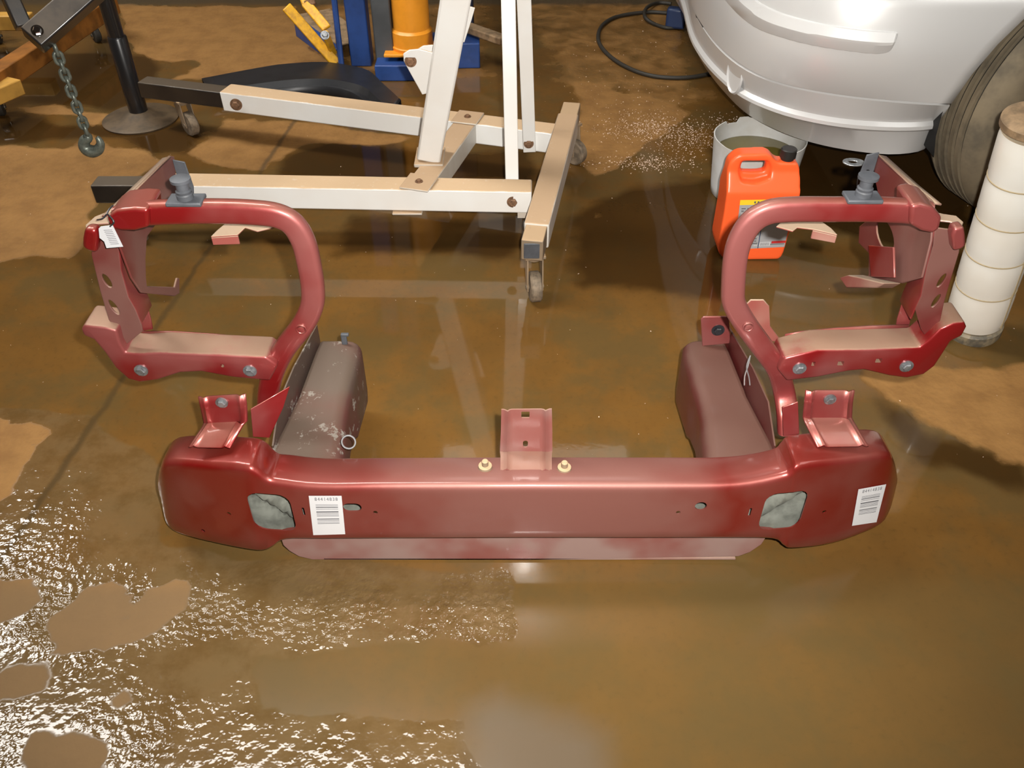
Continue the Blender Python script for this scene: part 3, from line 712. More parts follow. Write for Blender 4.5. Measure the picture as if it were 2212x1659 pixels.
# barcode stickers
def text_mesh(body):
    c = bpy.data.curves.new('t', 'FONT'); c.body = body; c.size = 1.0; c.space_character = 1.25
    o = bpy.data.objects.new('t', c); COL.objects.link(o)
    bpy.context.view_layer.update()
    me = bpy.data.meshes.new_from_object(o.evaluated_get(bpy.context.evaluated_depsgraph_get()))
    vs = [v.co.copy() for v in me.vertices]; fs = [list(p.vertices) for p in me.polygons]
    bpy.data.objects.remove(o); bpy.data.meshes.remove(me)
    x0 = min(v.x for v in vs); x1 = max(v.x for v in vs); y0 = min(v.y for v in vs); y1 = max(v.y for v in vs)
    return [((v.x - x0) / (x1 - x0), (v.y - y0) / (y1 - y0)) for v in vs], fs
DIG = text_mesh('84414838')
from mathutils.bvhtree import BVHTree
bpy.context.view_layer.update()
BT = BVHTree.FromPolygons([v.co for v in beam.data.vertices], [list(p.vertices) for p in beam.data.polygons])
def sticker(corners, parent):
    tl, tr, br_, bl = [Vector(c) for c in corners]
    def uv(u, v, h=0.0):
        p = tl * (1 - u) * (1 - v) + tr * u * (1 - v) + br_ * u * v + bl * (1 - u) * v
        hit, nn_, _, _ = BT.ray_cast(Vector((0, 0, CAM_H)), ray(p.x, p.y).normalized())
        return hit - Y_ * (h + 0.0006)
    bm = bmesh.new()
    add_quad_strip(bm, [[uv(a_, b_, .0005) for a_ in np.linspace(0, 1, 9)] for b_ in np.linspace(0, 1, 9)], closed=False, caps=False)
    def q(u0, v0, u1, v1): bm.faces.new([bm.verts.new(uv(u, v, .0009)) for u, v in ((u0, v0), (u1, v0), (u1, v1), (u0, v1))]).material_index = 1
    v = 0.22
    for wd, gp in ((.010, .022), (.010, .022), (.022, .030), (.010, .05), (.03, .022), (.010, .022), (.010, .020), (.012, .06), (.022, .022), (.012, .030), (.010, .022), (.012, .02)):
        q(.18, v, .86, v + wd); v += wd + gp
    vs, fs = DIG
    mv = [bm.verts.new(uv(.17 + a_ * .70, .125 - b_ * .085, .0009)) for a_, b_ in vs]
    for f in fs:
        try: bm.faces.new([mv[i] for i in f]).material_index = 1
        except ValueError: pass
    o = link('barcode_sticker', bm, ['paper', 'ink'], parent, 0); o['label'] = 'white barcode sticker'
sticker([(667, 1070, 0), (738, 1070, 0), (746, 1153, 0), (677, 1155, 0)], frame)
sticker([(1854, 1056, 0), (1914, 1045, 0), (1893, 1127, 0), (1840, 1135, 0)], frame)

# paper tag tied to the left corner
tg = thing('paper_tag', 'small white paper tag wired to the left upper corner of the red frame', 'tag', PY(235, 515, 1.168))
tc = [(213, 494), (218, 489), (243, 486), (266, 533), (230, 536), (225, 522), (215, 514)]
T_ = [PY(p[0], p[1], 1.176 - (p[1] - 486) * 0.0002) for p in tc]
plate('tag_card', T_, (0, 0.0006, 0), plain('tag_paper', (0.36, 0.36, 0.37), 0.6), tg, 0)
bm = bmesh.new()
for i in range(9):
    a_ = 0.25 + i * 0.07
    def L(px0, py0, px1, py1): 
        y = 1.1745 - (py0 - 486) * 0.0002
        return [PY(px0, py0, y), PY(px1, py1, y), PY(px1 + .2, py1 + 1.3, y), PY(px0 + .2, py0 + 1.3, y)]
    x0 = 222 + i * 1.8; y0 = 497 + i * 3.7
    bm.faces.new([bm.verts.new(p) for p in L(x0 + 2, y0, x0 + 20, y0 - 1)])
link('tag_print', bm, 'tagink', tg, 0)
bm = bmesh.new(); add_tube(bm, catmull([PY(238, 489, 1.172), PY(246, 480, 1.165), PY(240, 470, 1.18), PY(231, 463, 1.195), PY(222, 472, 1.18), PY(210, 475, 1.19)], 5), 0.0013, 6); add_tube(bm, catmull([PY(231, 463, 1.19), PY(236, 452, 1.2), PY(244, 444, 1.21)], 5), 0.0013, 6); link('tag_wire', bm, 'blackplast', tg)
# loose wire loop on the right rail and ring on the left one
bm = bmesh.new()
add_tube(bm, catmull([PY(1621, 768, 1.235), PY(1616, 790, 1.23), PY(1609, 812, 1.225), PY(1608, 832, 1.22)], 5), 0.0012, 6)
add_tube(bm, catmull([PY(1621, 768, 1.235), PY(1613, 792, 1.228), PY(1618, 815, 1.225), PY(1620, 832, 1.22)], 5), 0.0012, 6)
tag(link('wire_tie', bm, 'wire'), 'thin grey wire tie hanging over the right rail beside the lamp hoop', 'wire')
bm = bmesh.new(); c = PX(753, 955, -0.300); add_tube(bm, circle(c, 0.0125, X, Vector((0, 0.5, 0.86)), 20), 0.0016, 6, closed=True)
tag(link('wire_ring', bm, 'wire'), 'small thin metal ring hooked on the left rail just behind the beam', 'ring')

# ------------------------------------------------------------------ white engine hoist
h = thing('engine_hoist', 'white steel engine hoist with dusty legs behind the red frame', 'hoist', (-0.3, 2.4, 0))
def bar_part(name, A, B, w, hh, mat, bev=0.004, up=Z, w2=None, h2=None):
    bm = bmesh.new(); add_bar(bm, A, B, w, hh, up, w2, h2); return bevel(link(name, bm, mat, h), bev)
nl0, nl1 = Vector((-0.98, 2.228, 0.155)), Vector((0.056, 2.198, 0.150))
bar_part('leg', nl0, nl1, 0.076, 0.068, 'white')
fa, fb = PZ(483, 240, .12), PZ(1190, 332, .12)
d = (fb - fa).normalized(); off = Vector((-d.y, d.x, 0)) * 0.038 + Z * 0.034
bar_part('leg', fa + off, fb + off, 0.076, 0.068, 'white')
e = bar_part('leg_extension', fa + off - d * 0.33, fa + off + d * 0.05, 0.062, 0.056, 'blacksteel')
e = bar_part('leg_extension', nl0 - X * 0.215, nl0 + X * 0.05, 0.062, 0.056, 'blacksteel')
ba, bb = Vector((0.054, 1.90, 0.165)), Vector((0.196, 2.735, 0.165))
dd = (bb - ba).normalized()
bar_part('rear_base', ba + dd * 0.06, bb - dd * 0.09, 0.066, 0.072, 'base_tan')
bar_part('base_extension', ba - dd * 0.015, ba + dd * 0.1, 0.057, 0.060, 'grime', 0.003)
bar_part('base_extension', bb - dd * 0.11, bb + dd * 0.015, 0.057, 0.060, 'grime', 0.003)
bm = bmesh.new(); q = ba - dd * 0.0165; add_box(bm, q, (0.042, 0.004, 0.045)); o = bevel(link('end_plug', bm, 'greyplast', h), 0.002)
# cross member between the legs
ca, cb_ = PZ(905, 392, .195), PZ(1010, 252, .195)
ca.z = cb_.z = 0.155
bar_part('cross_member', ca + (cb_ - ca).normalized() * 0.0, cb_, 0.074, 0.066, 'base_tan')
for c_, dz in ((ca, 0.037), (cb_, 0.037)):
    bm = bmesh.new(); dcr = (cb_ - ca).normalized(); q = Vector((c_.x, c_.y, 0.192)); s1 = dcr * (0.03 if c_ is ca else -0.02)
    add_bar(bm, q - dcr * 0.045, q + dcr * 0.045, 0.085, 0.006); bevel(link('clamp_plate', bm, 'base_tan', h), 0.002)
    bolt(q + Z * 0.003, Z, 0.008, 'rust', h)
bm = bmesh.new(); add_box(bm, (PY(880, 457, 2.17).x, 2.19, 0.113), (0.085, 0.06, 0.006)); bevel(link('clamp_plate', bm, 'base_tan', h), 0.002)
# mast
m0 = PZ(928, 332, 0.2); m1 = PY(984, 0, m0.y - 0.10)
md = (m1 - m0).normalized()
bar_part('mast', m0, m0 + md * 1.3, 0.070, 0.085, 'white', 0.006, up=Y_, w2=0.085)
bm = bmesh.new(); add_bar(bm, m0 - Z * 0.012 - Y_ * 0.055, m0 - Z * 0.012 + Y_ * 0.06, 0.085, 0.012); bevel(link('mast_foot', bm, 'base_tan', h), 0.003)
bolt(PZ(918, 338, 0.196), Z, 0.008, 'rust', h)
def mastY(py): 
    t = (332 - py) / 332.0; return m0.y - 0.10 * t
gp = [(958, 120), (905, 106), (884, 108), (871, 116), (872, 132), (876, 140), (912, 205), (932, 200)]
plate('ram_lug', [PY(p[0], p[1], mastY(p[1]) - 0.04) for p in gp], (0, 0.006, 0), 'white', h, 0.002, seg=2)
plate('ram_lug', [PY(p[0] + 30, p[1] - 9, mastY(p[1]) + 0.03) for p in gp[:6] + [(930, 150)]], (0, 0.006, 0), 'white', h, 0.002, seg=2)
bolt(PY(887, 132, mastY(132) - 0.041), (0, -1, 0), 0.011, 'rust', h)
plate('mast_bracket', [PY(p[0], p[1], mastY(p[1]) + 0.05) for p in ((1006, 12), (1026, 17), (1019, 42), (1003, 92), (994, 88))], (0, 0.004, 0), 'white', h, 0.001)
# braces
b0, b1 = PY(1107, 384, 2.262), PY(1098, 0, 2.33)
b0.z -= 0.06; b0.y = 2.245
bar_part('brace', b0, b0 + (b1 - b0).normalized() * 1.2, 0.038, 0.008, 'white', 0.002, up=Y_)
b0, b1 = PY(1144, 328, 2.535), PY(1132, 0, 2.48)
bar_part('brace', b0, b0 + (b1 - b0).normalized() * 1.2, 0.040, 0.008, 'white', 0.002, up=Y_)
bolt(PY(1142, 310, 2.528), (0, -1, 0), 0.011, 'rust', h)
bolt(PY(1108, 436, 2.163), (0, -1, 0), 0.012, 'rust', h)
bolt(PY(510, 226, PZ(510, 226, .155).y), (0, -1, 0), 0.014, 'rust', h)
bm = bmesh.new(); add_box(bm, (nl1.x - 0.025, nl1.y - 0.03, 0.112), (0.03, 0.012, 0.024)); link('stop_pin', bm, 'base_tan', h)
def caster(P, top, ang, parent, r=0.04, wmat='wheelgrey', fmat='grime', wd=0.03):
    P = Vector(P); rot = Matrix.Rotation(ang, 3, 'Z')
    bm = bmesh.new()
    add_box(bm, (P.x, P.y, top - 0.004), (0.055, 0.055, 0.008), rot)
    add_lathe(bm, [(0.02, top - 0.02), (0.024, top - 0.006)], (P.x, P.y, 0), Z, 16)
    off = rot @ Vector((0, -0.022, 0))
    for s_ in (-1, 1):
        sd = rot @ Vector((s_ * (wd / 2 + 0.005), 0, 0))
        A = Vector((P.x, P.y, top - 0.012)) + sd; Bq = Vector((P.x, P.y, r)) + off + sd
        add_bar(bm, A, Bq - Z * 0.012, 0.004, 0.045, up=rot @ Y_, h2=0.022)
    fk = bevel(link('caster', bm, fmat, parent), 0.0015)
    bm = bmesh.new(); ax = rot @ X
    c_ = Vector((P.x, P.y, r)) + off
    add_lathe(bm, [(r * .55, -wd / 2 - .001), (r * .9, -wd / 2), (r, -wd / 2 + .004), (r, wd / 2 - .004), (r * .9, wd / 2), (r * .55, wd / 2 + .001)], c_, ax, 32)
    add_tube(bm, [c_ - ax * (wd / 2 + 0.009), c_ + ax * (wd / 2 + 0.009)], 0.006, 8)
    wl = link('caster_wheel', bm, wmat, fk)
    return fk
caster((0.058, 1.925, 0), 0.136, 0.15, h, 0.042)
caster((bb.x, bb.y - 0.02, 0), 0.136, 0.9, h, 0.042)
q = fa + off - d * 0.19; caster((q.x, q.y, 0), 0.128, 0.8, h, 0.042)
q = nl0 - X * 0.13; caster((q.x, q.y, 0), 0.128, 0.5, h, 0.042)

# ------------------------------------------------------------------ antifreeze jug
jy = PZ(1630, 563, 0.0).y
jc = lambda a, b: PY(1500 + a / 4.609, 240 + b / 4.609, jy)
out = [(240, 1440), (232, 1370), (290, 1060), (345, 660), (370, 590), (430, 530), (500, 505), (740, 500), (790, 520), (830, 570), (870, 590), (1050, 590), (1074, 640), (1070, 760), (1045, 900), (900, 1390), (872, 1470), (830, 1500), (540, 1508), (330, 1505), (280, 1490)]
hole = [(505, 585), (735, 585), (745, 620), (735, 690), (600, 700), (495, 695), (488, 650)]
P = [jc(*p) for p in out]; zmin = min(p.z for p in P)
jug = thing('coolant_jug', 'bright orange plastic gallon jug with black cap beside the white bucket', 'jug', (jc(600, 1400).x, jy + 0.055, 0))
bm = bmesh.new(); edges = []
for lp in (P, [jc(*p) for p in hole]):
    vs = [bm.verts.new(p - Z * zmin) for p in lp]
    edges += [bm.edges.new((vs[i], vs[(i + 1) % len(vs)])) for i in range(len(vs))]
r = bmesh.ops.triangle_fill(bm, edges=edges, use_beauty=True)
fs = [g for g in r['geom'] if isinstance(g, bmesh.types.BMFace)]
r = bmesh.ops.extrude_face_region(bm, geom=fs, use_keep_orig=True)
bmesh.ops.translate(bm, verts=[g for g in r['geom'] if isinstance(g, bmesh.types.BMVert)], vec=(0, 0.105, 0))
body = link('jug_body', bm, 'jug', jug)
# the shoulder and handle are slimmer than the body: shave wedges front and back above the shoulder
zsh = jc(600, 850).z - zmin; ztop = max(p.z for p in P) - zmin
cs = []
for s_ in (0, 1):
    bm = bmesh.new(); x0, x1 = P[0].x - 0.1, P[0].x + 0.4
    y0 = jy - 0.02 if s_ == 0 else jy + 0.125
    yi = jy + 0.038 if s_ == 0 else jy + 0.067
    ym = jy - 0.001 if s_ == 0 else jy + 0.106
    yi = jy + 0.028 if s_ == 0 else jy + 0.077
    lo_ = [Vector((x0, ym, zsh)), Vector((x0, yi, ztop - 0.05)), Vector((x0, yi, ztop + 0.05)), Vector((x0, y0, ztop + 0.05)), Vector((x0, y0, zsh))]
    add_quad_strip(bm, [lo_, [p + X * 0.7 for p in lo_]]); cs.append(link('cutter', bm, 'jug'))
# recesses beside the handle
for yy in (jy - 0.002, jy + 0.107):
    bm = bmesh.new(); hp_ = [jc(*p) - Z * zmin for p in [(480, 570), (760, 570), (790, 640), (770, 730), (620, 770), (480, 760), (455, 680)]]
    dy = 0.040 if yy < jy + 0.05 else -0.040
    add_quad_strip(bm, [[Vector((p.x, yy, p.z)) for p in hp_], [Vector((p.x, yy + dy, p.z)) for p in hp_]]); cs.append(link('cutter', bm, 'jug'))
cut(body, cs)
rm = body.modifiers.new('r', 'REMESH'); rm.mode = 'VOXEL'; rm.voxel_size = 0.0035
s_ = body.modifiers.new('s', 'SMOOTH'); s_.iterations = 14; s_.factor = 0.6
bake(body); body.data.polygons.foreach_set('use_smooth', [True] * len(body.data.polygons))
cpos = jc(965, 560) - Z * zmin
bm = bmesh.new(); add_lathe(bm, [(0.017, -0.02), (0.0175, 0.002), (0.0215, 0.002), (0.0215, 0.024), (0.019, 0.0265)], (cpos.x + 0.002, jy + 0.0525, cpos.z - 0.004), Z, 28); link('jug_cap', bm, 'cap', jug)
# label
def jl(u, v, hgt=0.0):
    a_ = jc(452, 905); b2 = jc(1000, 895); c2 = jc(890, 1370); d2 = jc(395, 1395)
    return a_ * (1 - u) * (1 - v) + b2 * u * (1 - v) + c2 * u * v + d2 * (1 - u) * v - Y_ * (0.0012 + hgt) - Z * zmin
bm = bmesh.new()
def jq(u0, v0, u1, v1, mi, hgt): bm.faces.new([bm.verts.new(jl(u, v, hgt)) for u, v in ((u0, v0), (u1, v0), (u1, v1), (u0, v1))]).material_index = mi
jq(0, 0, 1, .10, 0, .0); jq(0, .10, 1, 1, 1, .0)
for i in range(11): jq(.26 + i * .06, .03, .29 + i * .06, .07, 3, .0003)
for row in range(17):
    v = .16 + row * .048; u = .04
    while u < .42:
        wd = random.uniform(.04, .16); jq(u, v, min(u + wd, .44), v + .02, 3 if random.random() < .7 else 2, .0003); u += wd + .03
jq(.46, .62, .475, 1, 4, .0003); jq(.52, .66, .95, .80, 1, .0002)
jq(.5, .92, .98, .935, 3, .0003); jq(.72, .86, 1, .91, 5, .0003); jq(.48, .87, .70, .96, 2, .0004)
for i in range(8): jq(.505 + i * .022, .885, .513 + i * .022, .945, 3, .0006)
link('jug_label', bm, ['lab_yellow', 'lab_grey', 'paper', 'ink', 'plug', 'lab_red'], jug, 0)

# ------------------------------------------------------------------ white bucket
bc_ = Vector((0.768, 2.50, 0))
bk = thing('cut_bucket', 'white plastic bucket with ragged rim and dark fluid under the silver car bumper', 'bucket', bc_)
bm = bmesh.new(); n = 96; rows = []
prof = [(0.0, 0.006), (0.112, 0.006), (0.118, 0.0), (0.124, 0.004), (0.127, 0.03), (0.140, 0.175), (0.1415, 0.190), (0.138, 0.190), (0.137, 0.175), (0.124, 0.03), (0.12, 0.012), (0.0, 0.012)]
for r_, z in prof:
    row = []
    for k in range(n):
        t = 2 * math.pi * k / n
        zz = z
        if z > 0.15:
            j = 0.004 * noise.noise(Vector((math.cos(t) * 3, math.sin(t) * 3, 0)))
            if abs(((t - R(116) + math.pi) % (2 * math.pi)) - math.pi) < R(9): j -= 0.012
            if abs(((t - R(100) + math.pi) % (2 * math.pi)) - math.pi) < R(8): j += 0.004
            zz += j * (1 if z > 0.18 else 0.3)
        row.append(bc_ + Vector((max(r_, 1e-4) * math.cos(t), max(r_, 1e-4) * math.sin(t), zz)))
    rows.append(row)
add_quad_strip(bm, rows, caps=False); link('bucket_body', bm, 'bucket', bk, 50)
bm = bmesh.new(); add_lathe(bm, [(0.128, -0.006), (0.1325, 0.0)], bc_ + Z * 0.132, Z, 48); link('dirty_fluid', bm, 'oil', bk)

# ------------------------------------------------------------------ silver car
car = thing('car', 'silver car front corner with bumper and tyre at the upper right', 'car', (1.6, 3.1, 0))
WC = Vector((1.60, 2.40, 0.345)); AR = 0.405
def row_pts(px, z, tail=True):
    P = [PZ(*p, z) for p in px]
    return P
RW = [
 (0.205, [(1495, 60), (1505, 100), (1530, 150), (1565, 195), (1615, 243), (1680, 278), (1750, 303), (1830, 320), (1920, 329), (1985, 323), (2003, 310)]),
 (0.225, [(1486, 40), (1500, 92), (1524, 142), (1560, 187), (1612, 235), (1680, 269), (1750, 293), (1830, 309), (1920, 316), (1988, 312), (2008, 300)]),
 (0.285, [(1480, 10), (1497, 80), (1522, 128), (1560, 172), (1612, 214), (1680, 243), (1750, 262), (1830, 274), (1920, 279), (1985, 278), (2022, 274)]),
 (0.300, [(1478, 0), (1499, 75), (1525, 122), (1562, 164), (1612, 204), (1680, 234), (1750, 253), (1830, 266), (1920, 272), (1985, 271), (2026, 266)]),
 (0.385, [(1479, -60), (1500, 20), (1530, 75), (1570, 120), (1618, 154), (1680, 180), (1750, 197), (1840, 211), (1920, 219), (1990, 224), (2050, 226)]),
 (0.400, [(1477, -72), (1497, 5), (1530, 62), (1570, 107), (1618, 142), (1680, 170), (1750, 187), (1840, 201), (1920, 209), (1990, 214), (2056, 217)]),
 (0.480, [(1476, -130), (1496, -50), (1530, 5), (1572, 50), (1620, 86), (1680, 115), (1750, 137), (1840, 152), (1920, 158), (2000, 160), (2090, 160)]),
]
rows3 = []
for z, px in RW:
    P = [PZ(*p, z) for p in px]
    P = [Vector((P[0].x - 0.02, 4.15, z)), Vector((P[0].x - 0.01, P[0].y + 0.35, z))] + P
    rows3.append(P)
def shift(P, dz, inn): 
    o_ = []
    for i, p in enumerate(P):
        d_ = (P[min(i + 1, len(P) - 1)] - P[max(i - 1, 0)]).normalized(); nn = Vector((-d_.y, d_.x, 0)) if False else Vector((d_.y, -d_.x, 0))
        o_.append(Vector((p.x, p.y, p.z + dz)) - nn * inn)
    return o_
# outward normal check: path runs from far side to the wheel, outside is towards -x then -y
def archx(z): 
    q = AR * AR - (z - WC.z) ** 2
    return WC.x - math.sqrt(max(q, 0.0))
def outn(P, i):
    d_ = (P[min(i + 1, len(P) - 1)] - P[max(i - 1, 0)]); d_.z = 0; d_.normalize()
    return Vector((d_.y, -d_.x, 0))
def offset_row(P, z, o_): return [Vector((p.x, p.y, z)) + outn(P, i) * o_ for i, p in enumerate(P)]
last = rows3[-1]
q2, q3, q4, q5 = rows3[2], rows3[3], rows3[4], rows3[5]
rows3[2:6] = [offset_row(q2, 0.282, 0.003), offset_row(q3, 0.295, 0.012), offset_row(q3, 0.302, 0.012), offset_row(q3, 0.314, 0.003), offset_row(q4, 0.383, -0.001), offset_row(q4, 0.389, -0.010), offset_row(q5, 0.396, 0.002)]
for z, o_ in ((0.56, 0.002), (0.64, -0.012), (0.70, -0.030)):
    rows3.append(offset_row(last, z, o_))
for P in rows3[9:]:
    xa = archx(P[0].z); P[-1].x = xa; P[-1].y = P[-2].y + (xa - P[-2].x) * 0.0
rs = []
for P in rows3:
    c_ = catmull(P, 5)
    L_ = [0]
    for a_, b2 in zip(c_[:-1], c_[1:]): L_.append(L_[-1] + (b2 - a_).length)
    tt = np.linspace(0, L_[-1], 70)
    rs.append([Vector([np.interp(t, L_, [p[k] for p in c_]) for k in range(3)]) for t in tt])
inner = [p - outn(rs[0], i) * 0.05 + Z * 0.01 for i, p in enumerate(rs[0])]
bm = bmesh.new(); add_quad_strip(bm, [inner] + rs, closed=False, caps=False)
bump = solid(link('front_bumper', bm, 'silver', car, 30), 0.004, -1)
# rub strip along the bumper corner
CT = BVHTree.FromPolygons([p for r_ in rs for p in r_], [(a_ * 70 + b_, a_ * 70 + b_ + 1, a_ * 70 + 71 + b_, a_ * 70 + 70 + b_) for a_ in range(len(rs) - 1) for b_ in range(69)])
def on_car(px, py, off=0.0):
    hit, n_, _, _ = CT.ray_cast(Vector((0, 0, CAM_H)), ray(px, py).normalized())
    if hit is None: return None, None
    if n_.dot(ray(px, py)) > 0: n_ = -n_
    return hit + n_ * off, n_
def on_rows(t, z):
    i = int(round(t * 69)); zz = [P[0].z for P in rs]
    k = max(1, min(len(zz) - 1, int(np.searchsorted(zz, z)))); f = (z - zz[k - 1]) / (zz[k] - zz[k - 1])
    return rs[k - 1][i].lerp(rs[k][i], f), outn(rs[k], i)
SB = [(1520, -60), (1540, -30), (1566, 0), (1598, 35), (1641, 65), (1706, 87), (1772, 102), (1837, 112), (1890, 117), (1918, 113), (1930, 100)]
STP = [(1590, -60), (1612, -28), (1637, 0), (1660, 14), (1692, 28), (1740, 42), (1790, 53), (1859, 63), (1910, 67), (1935, 69), (1940, 74)]
SB = catmull([Vector((*p, 0)) for p in SB], 4); STP = catmull([Vector((*p, 0)) for p in STP], 4)
loops = []
for j, (pb_, pt_) in enumerate(zip(SB, STP)):
    e = min(1.0, (len(SB) - 1 - j) / 4.0 + 0.1)
    lp = []
    for f, hh in ((0, -0.003), (0.01, 0.002), (0.06, 0.005), (0.46, 0.015), (0.54, 0.016), (0.95, 0.009), (1, 0.006), (1, -0.003)):
        p = pb_.lerp(pt_, f); q_, n_ = on_car(p.x, p.y, hh * (e if hh > 0 else 1))
        if q_ is None: lp = None; break
        lp.append(q_)
    if lp: loops.append(lp)
bm = bmesh.new(); add_quad_strip(bm, loops); link('side_molding', bm, 'silver', car, 18)
edge_shade_pts = []
for p in [(1632, -4), (1660, 11), (1692, 25), (1740, 39), (1790, 50), (1859, 60), (1912, 64), (1938, 66), (1944, 72), (1938, 88), (1926, 104), (1914, 114)]:
    q_, n_ = on_car(p[0], p[1], -0.0005)
    if q_ is not None: edge_shade_pts.append(q_)
bm = bmesh.new(); add_tube(bm, catmull(edge_shade_pts, 4), 0.0016, 6); link('molding_edge_shade', bm, 'gunmetal', car, 60)  # dark tube standing in for the shadow along the strip edge
# fog lamp scoop and lower grille slots
c0_, nn = on_car(1590, 160); nn.z = 0; nn.normalize(); tg_ = Vector((-nn.y, nn.x, 0))
bm = bmesh.new()
add_quad_strip(bm, [circle(c0_ + nn * 0.003, 0.047, tg_, Z, 28, 0.062), circle(c0_ + nn * 0.008, 0.043, tg_, Z, 28, 0.057), circle(c0_ + nn * 0.001, 0.036, tg_, Z, 28, 0.050), circle(c0_ - nn * 0.004, 0.020, tg_, Z, 28, 0.03)])
link('fog_lamp_cover', bm, 'silver', car, 40)
for sl in ([(1502, 19), (1511, 27), (1519, 50), (1522, 85), (1514, 74), (1507, 45)], [(1527, 115), (1545, 130), (1562, 146), (1574, 156), (1566, 156), (1548, 141)], [(1545, 172), (1560, 184), (1580, 203), (1574, 205), (1560, 196)]):
    P = [on_car(p[0], p[1], 0.003) for p in sl]; nn_ = [n_ for q_, n_ in P if q_ is not None]; P = [q_ for q_, n_ in P if q_ is not None]
    if len(P) > 2: plate('lower_grille', P, nn_[0] * -0.006, 'dark', car, 0)
# fender and hood
fy_ = rs[-1][-1].y
arc = [(WC.x + AR * math.cos(t), WC.z + AR * math.sin(t)) for t in np.linspace(math.pi - math.asin((0.70 - WC.z) / AR), 0.0, 24)]
poly = arc + [(WC.x + AR, 0.22), (2.9, 0.22), (2.9, 0.95), (1.0, 0.90), (0.98, 0.70)]
plate('fender', [Vector((x, fy_ + 0.004, z)) for x, z in poly], (0, 0.01, 0), 'silver', car, 0.004)
hood0 = [Vector((p.x, p.y, 0.70)) for p in rs[-1]]
hood1 = [Vector((p.x * 0.9 + 0.12, max(p.y, fy_) * 1.0 + 0.01, 0.90)) for p in rs[-1]]
hood2 = [Vector((1.2 + 0.5 * i / 69, 3.2, 1.0)) for i in range(70)]
bm = bmesh.new(); add_quad_strip(bm, [hood0, hood1, hood2], closed=False, caps=False); solid(link('hood', bm, 'silver', car, 40), 0.004)
# underside and wheel housing
bm = bmesh.new(); add_box(bm, (1.0, 3.3, 0.27), (0.5, 1.5, 0.02)); link('underside', bm, 'dark', car)
bm = bmesh.new()
add_quad_strip(bm, [[Vector((WC.x + (AR - 0.004) * math.cos(t), fy_ + 0.012, WC.z + (AR - 0.004) * math.sin(t))) for t in np.linspace(math.pi * 1.1, -0.1 * math.pi, 24)],
                    [Vector((WC.x + (AR - 0.004) * math.cos(t), fy_ + 0.42, WC.z + (AR - 0.004) * math.sin(t))) for t in np.linspace(math.pi * 1.1, -0.1 * math.pi, 24)]], closed=False, caps=False)
link('wheel_housing', bm, 'dark', car)
# wheel
tr = 0.352; tw = 0.225
prof = [(0.215, -tw / 2 + 0.012), (0.235, -tw / 2 + 0.002), (0.275, -tw / 2 - 0.006), (0.31, -tw / 2 + 0.002), (tr - 0.012, -tw / 2 + 0.022), (tr - 0.003, -tw / 2 + 0.04)]
gr = [-0.055, -0.028, 0.0, 0.028, 0.055]
for g_ in gr: prof += [(tr, g_ - 0.010), (tr + 0.001, g_ - 0.006), (tr - 0.007, g_ - 0.004), (tr - 0.007, g_ + 0.004), (tr + 0.001, g_ + 0.006)]
prof += [(tr - 0.003, tw / 2 - 0.04), (tr - 0.012, tw / 2 - 0.022), (0.31, tw / 2 - 0.002), (0.275, tw / 2 + 0.006), (0.235, tw / 2 - 0.002), (0.215, tw / 2 - 0.012)]
ST_ = R(-18)
wax = Vector((math.sin(ST_), math.cos(ST_), 0)); wpos = Vector((WC.x - 0.035, WC.y, tr + 0.001))
bm = bmesh.new(); add_lathe(bm, prof, wpos, wax, 72)
for f in bm.faces:
    if all((v.co - wpos - wax * (v.co - wpos).dot(wax)).length < tr - 0.005 and abs((v.co - wpos).dot(wax)) < 0.07 for v in f.verts): f.material_index = 1
ty = link('tyre', bm, ['tire', 'rubber'], car, 40)
bm = bmesh.new(); add_lathe(bm, [(0.21, -0.09), (0.215, -0.10), (0.19, -0.085), (0.16, -0.05), (0.06, -0.06), (0.05, -0.075), (0.001, -0.078)], wpos, wax, 40); link('wheel_rim', bm, 'rim', car)

# ------------------------------------------------------------------ white ribbed column
pb = Vector((1.185, 1.76, 0)); ptop = PY(2246, 262, 1.70)
pax = (ptop - pb).normalized(); PL = (ptop - pb).length
pc = thing('plastic_column', 'leaning white ribbed plastic cylinder with dirty base at the right edge', 'cylinder', pb)
seg_px = [0.10, 0.27, 0.44, 0.61, 0.78, 0.97]
prof = [(0.066, 0.05)]
for a_, b2 in zip(seg_px[:-1], seg_px[1:]):
    prof += [(0.0675, PL * a_ + 0.002), (0.0695, PL * (a_ + .03)), (0.0695, PL * (b2 - .03)), (0.0675, PL * b2 - 0.003)]
bm = bmesh.new(); add_lathe(bm, prof, pb, pax, 48); link('column_body', bm, 'pipe', pc, 60)
bm = bmesh.new()
s_, u_ = frame_of(pax)
for a_ in seg_px[1:-1]:
    add_lathe(bm, [(0.066, PL * a_ - 0.003), (0.0692, PL * a_ - 0.0015), (0.0692, PL * a_ + 0.0005), (0.066, PL * a_ + 0.002)], pb, pax, 48)
side = (Vector((0.55, -0.83, 0)) - pax * Vector((0.55, -0.83, 0)).dot(pax)).normalized()
add_bar(bm, pb + pax * PL * 0.1 + side * 0.0690, pb + pax * PL * 0.96 + side * 0.0690, 0.004, 0.004, up=side)
link('mold_seam', bm, 'seam', pc, 60)
bm = bmesh.new(); add_lathe(bm, [(0.066, 0.0), (0.069, 0.008), (0.069, 0.03), (0.063, 0.036), (0.062, 0.058), (0.05, 0.06)], pb + Z * 0.006, pax, 40); link('column_base', bm, 'pipebase', pc)
bm = bmesh.new(); add_lathe(bm, [(0.06, PL * 0.975), (0.074, PL * 0.985), (0.074, PL * 1.01), (0.06, PL * 1.025)], pb, pax, 40); link('column_cap', bm, 'tancap', pc)

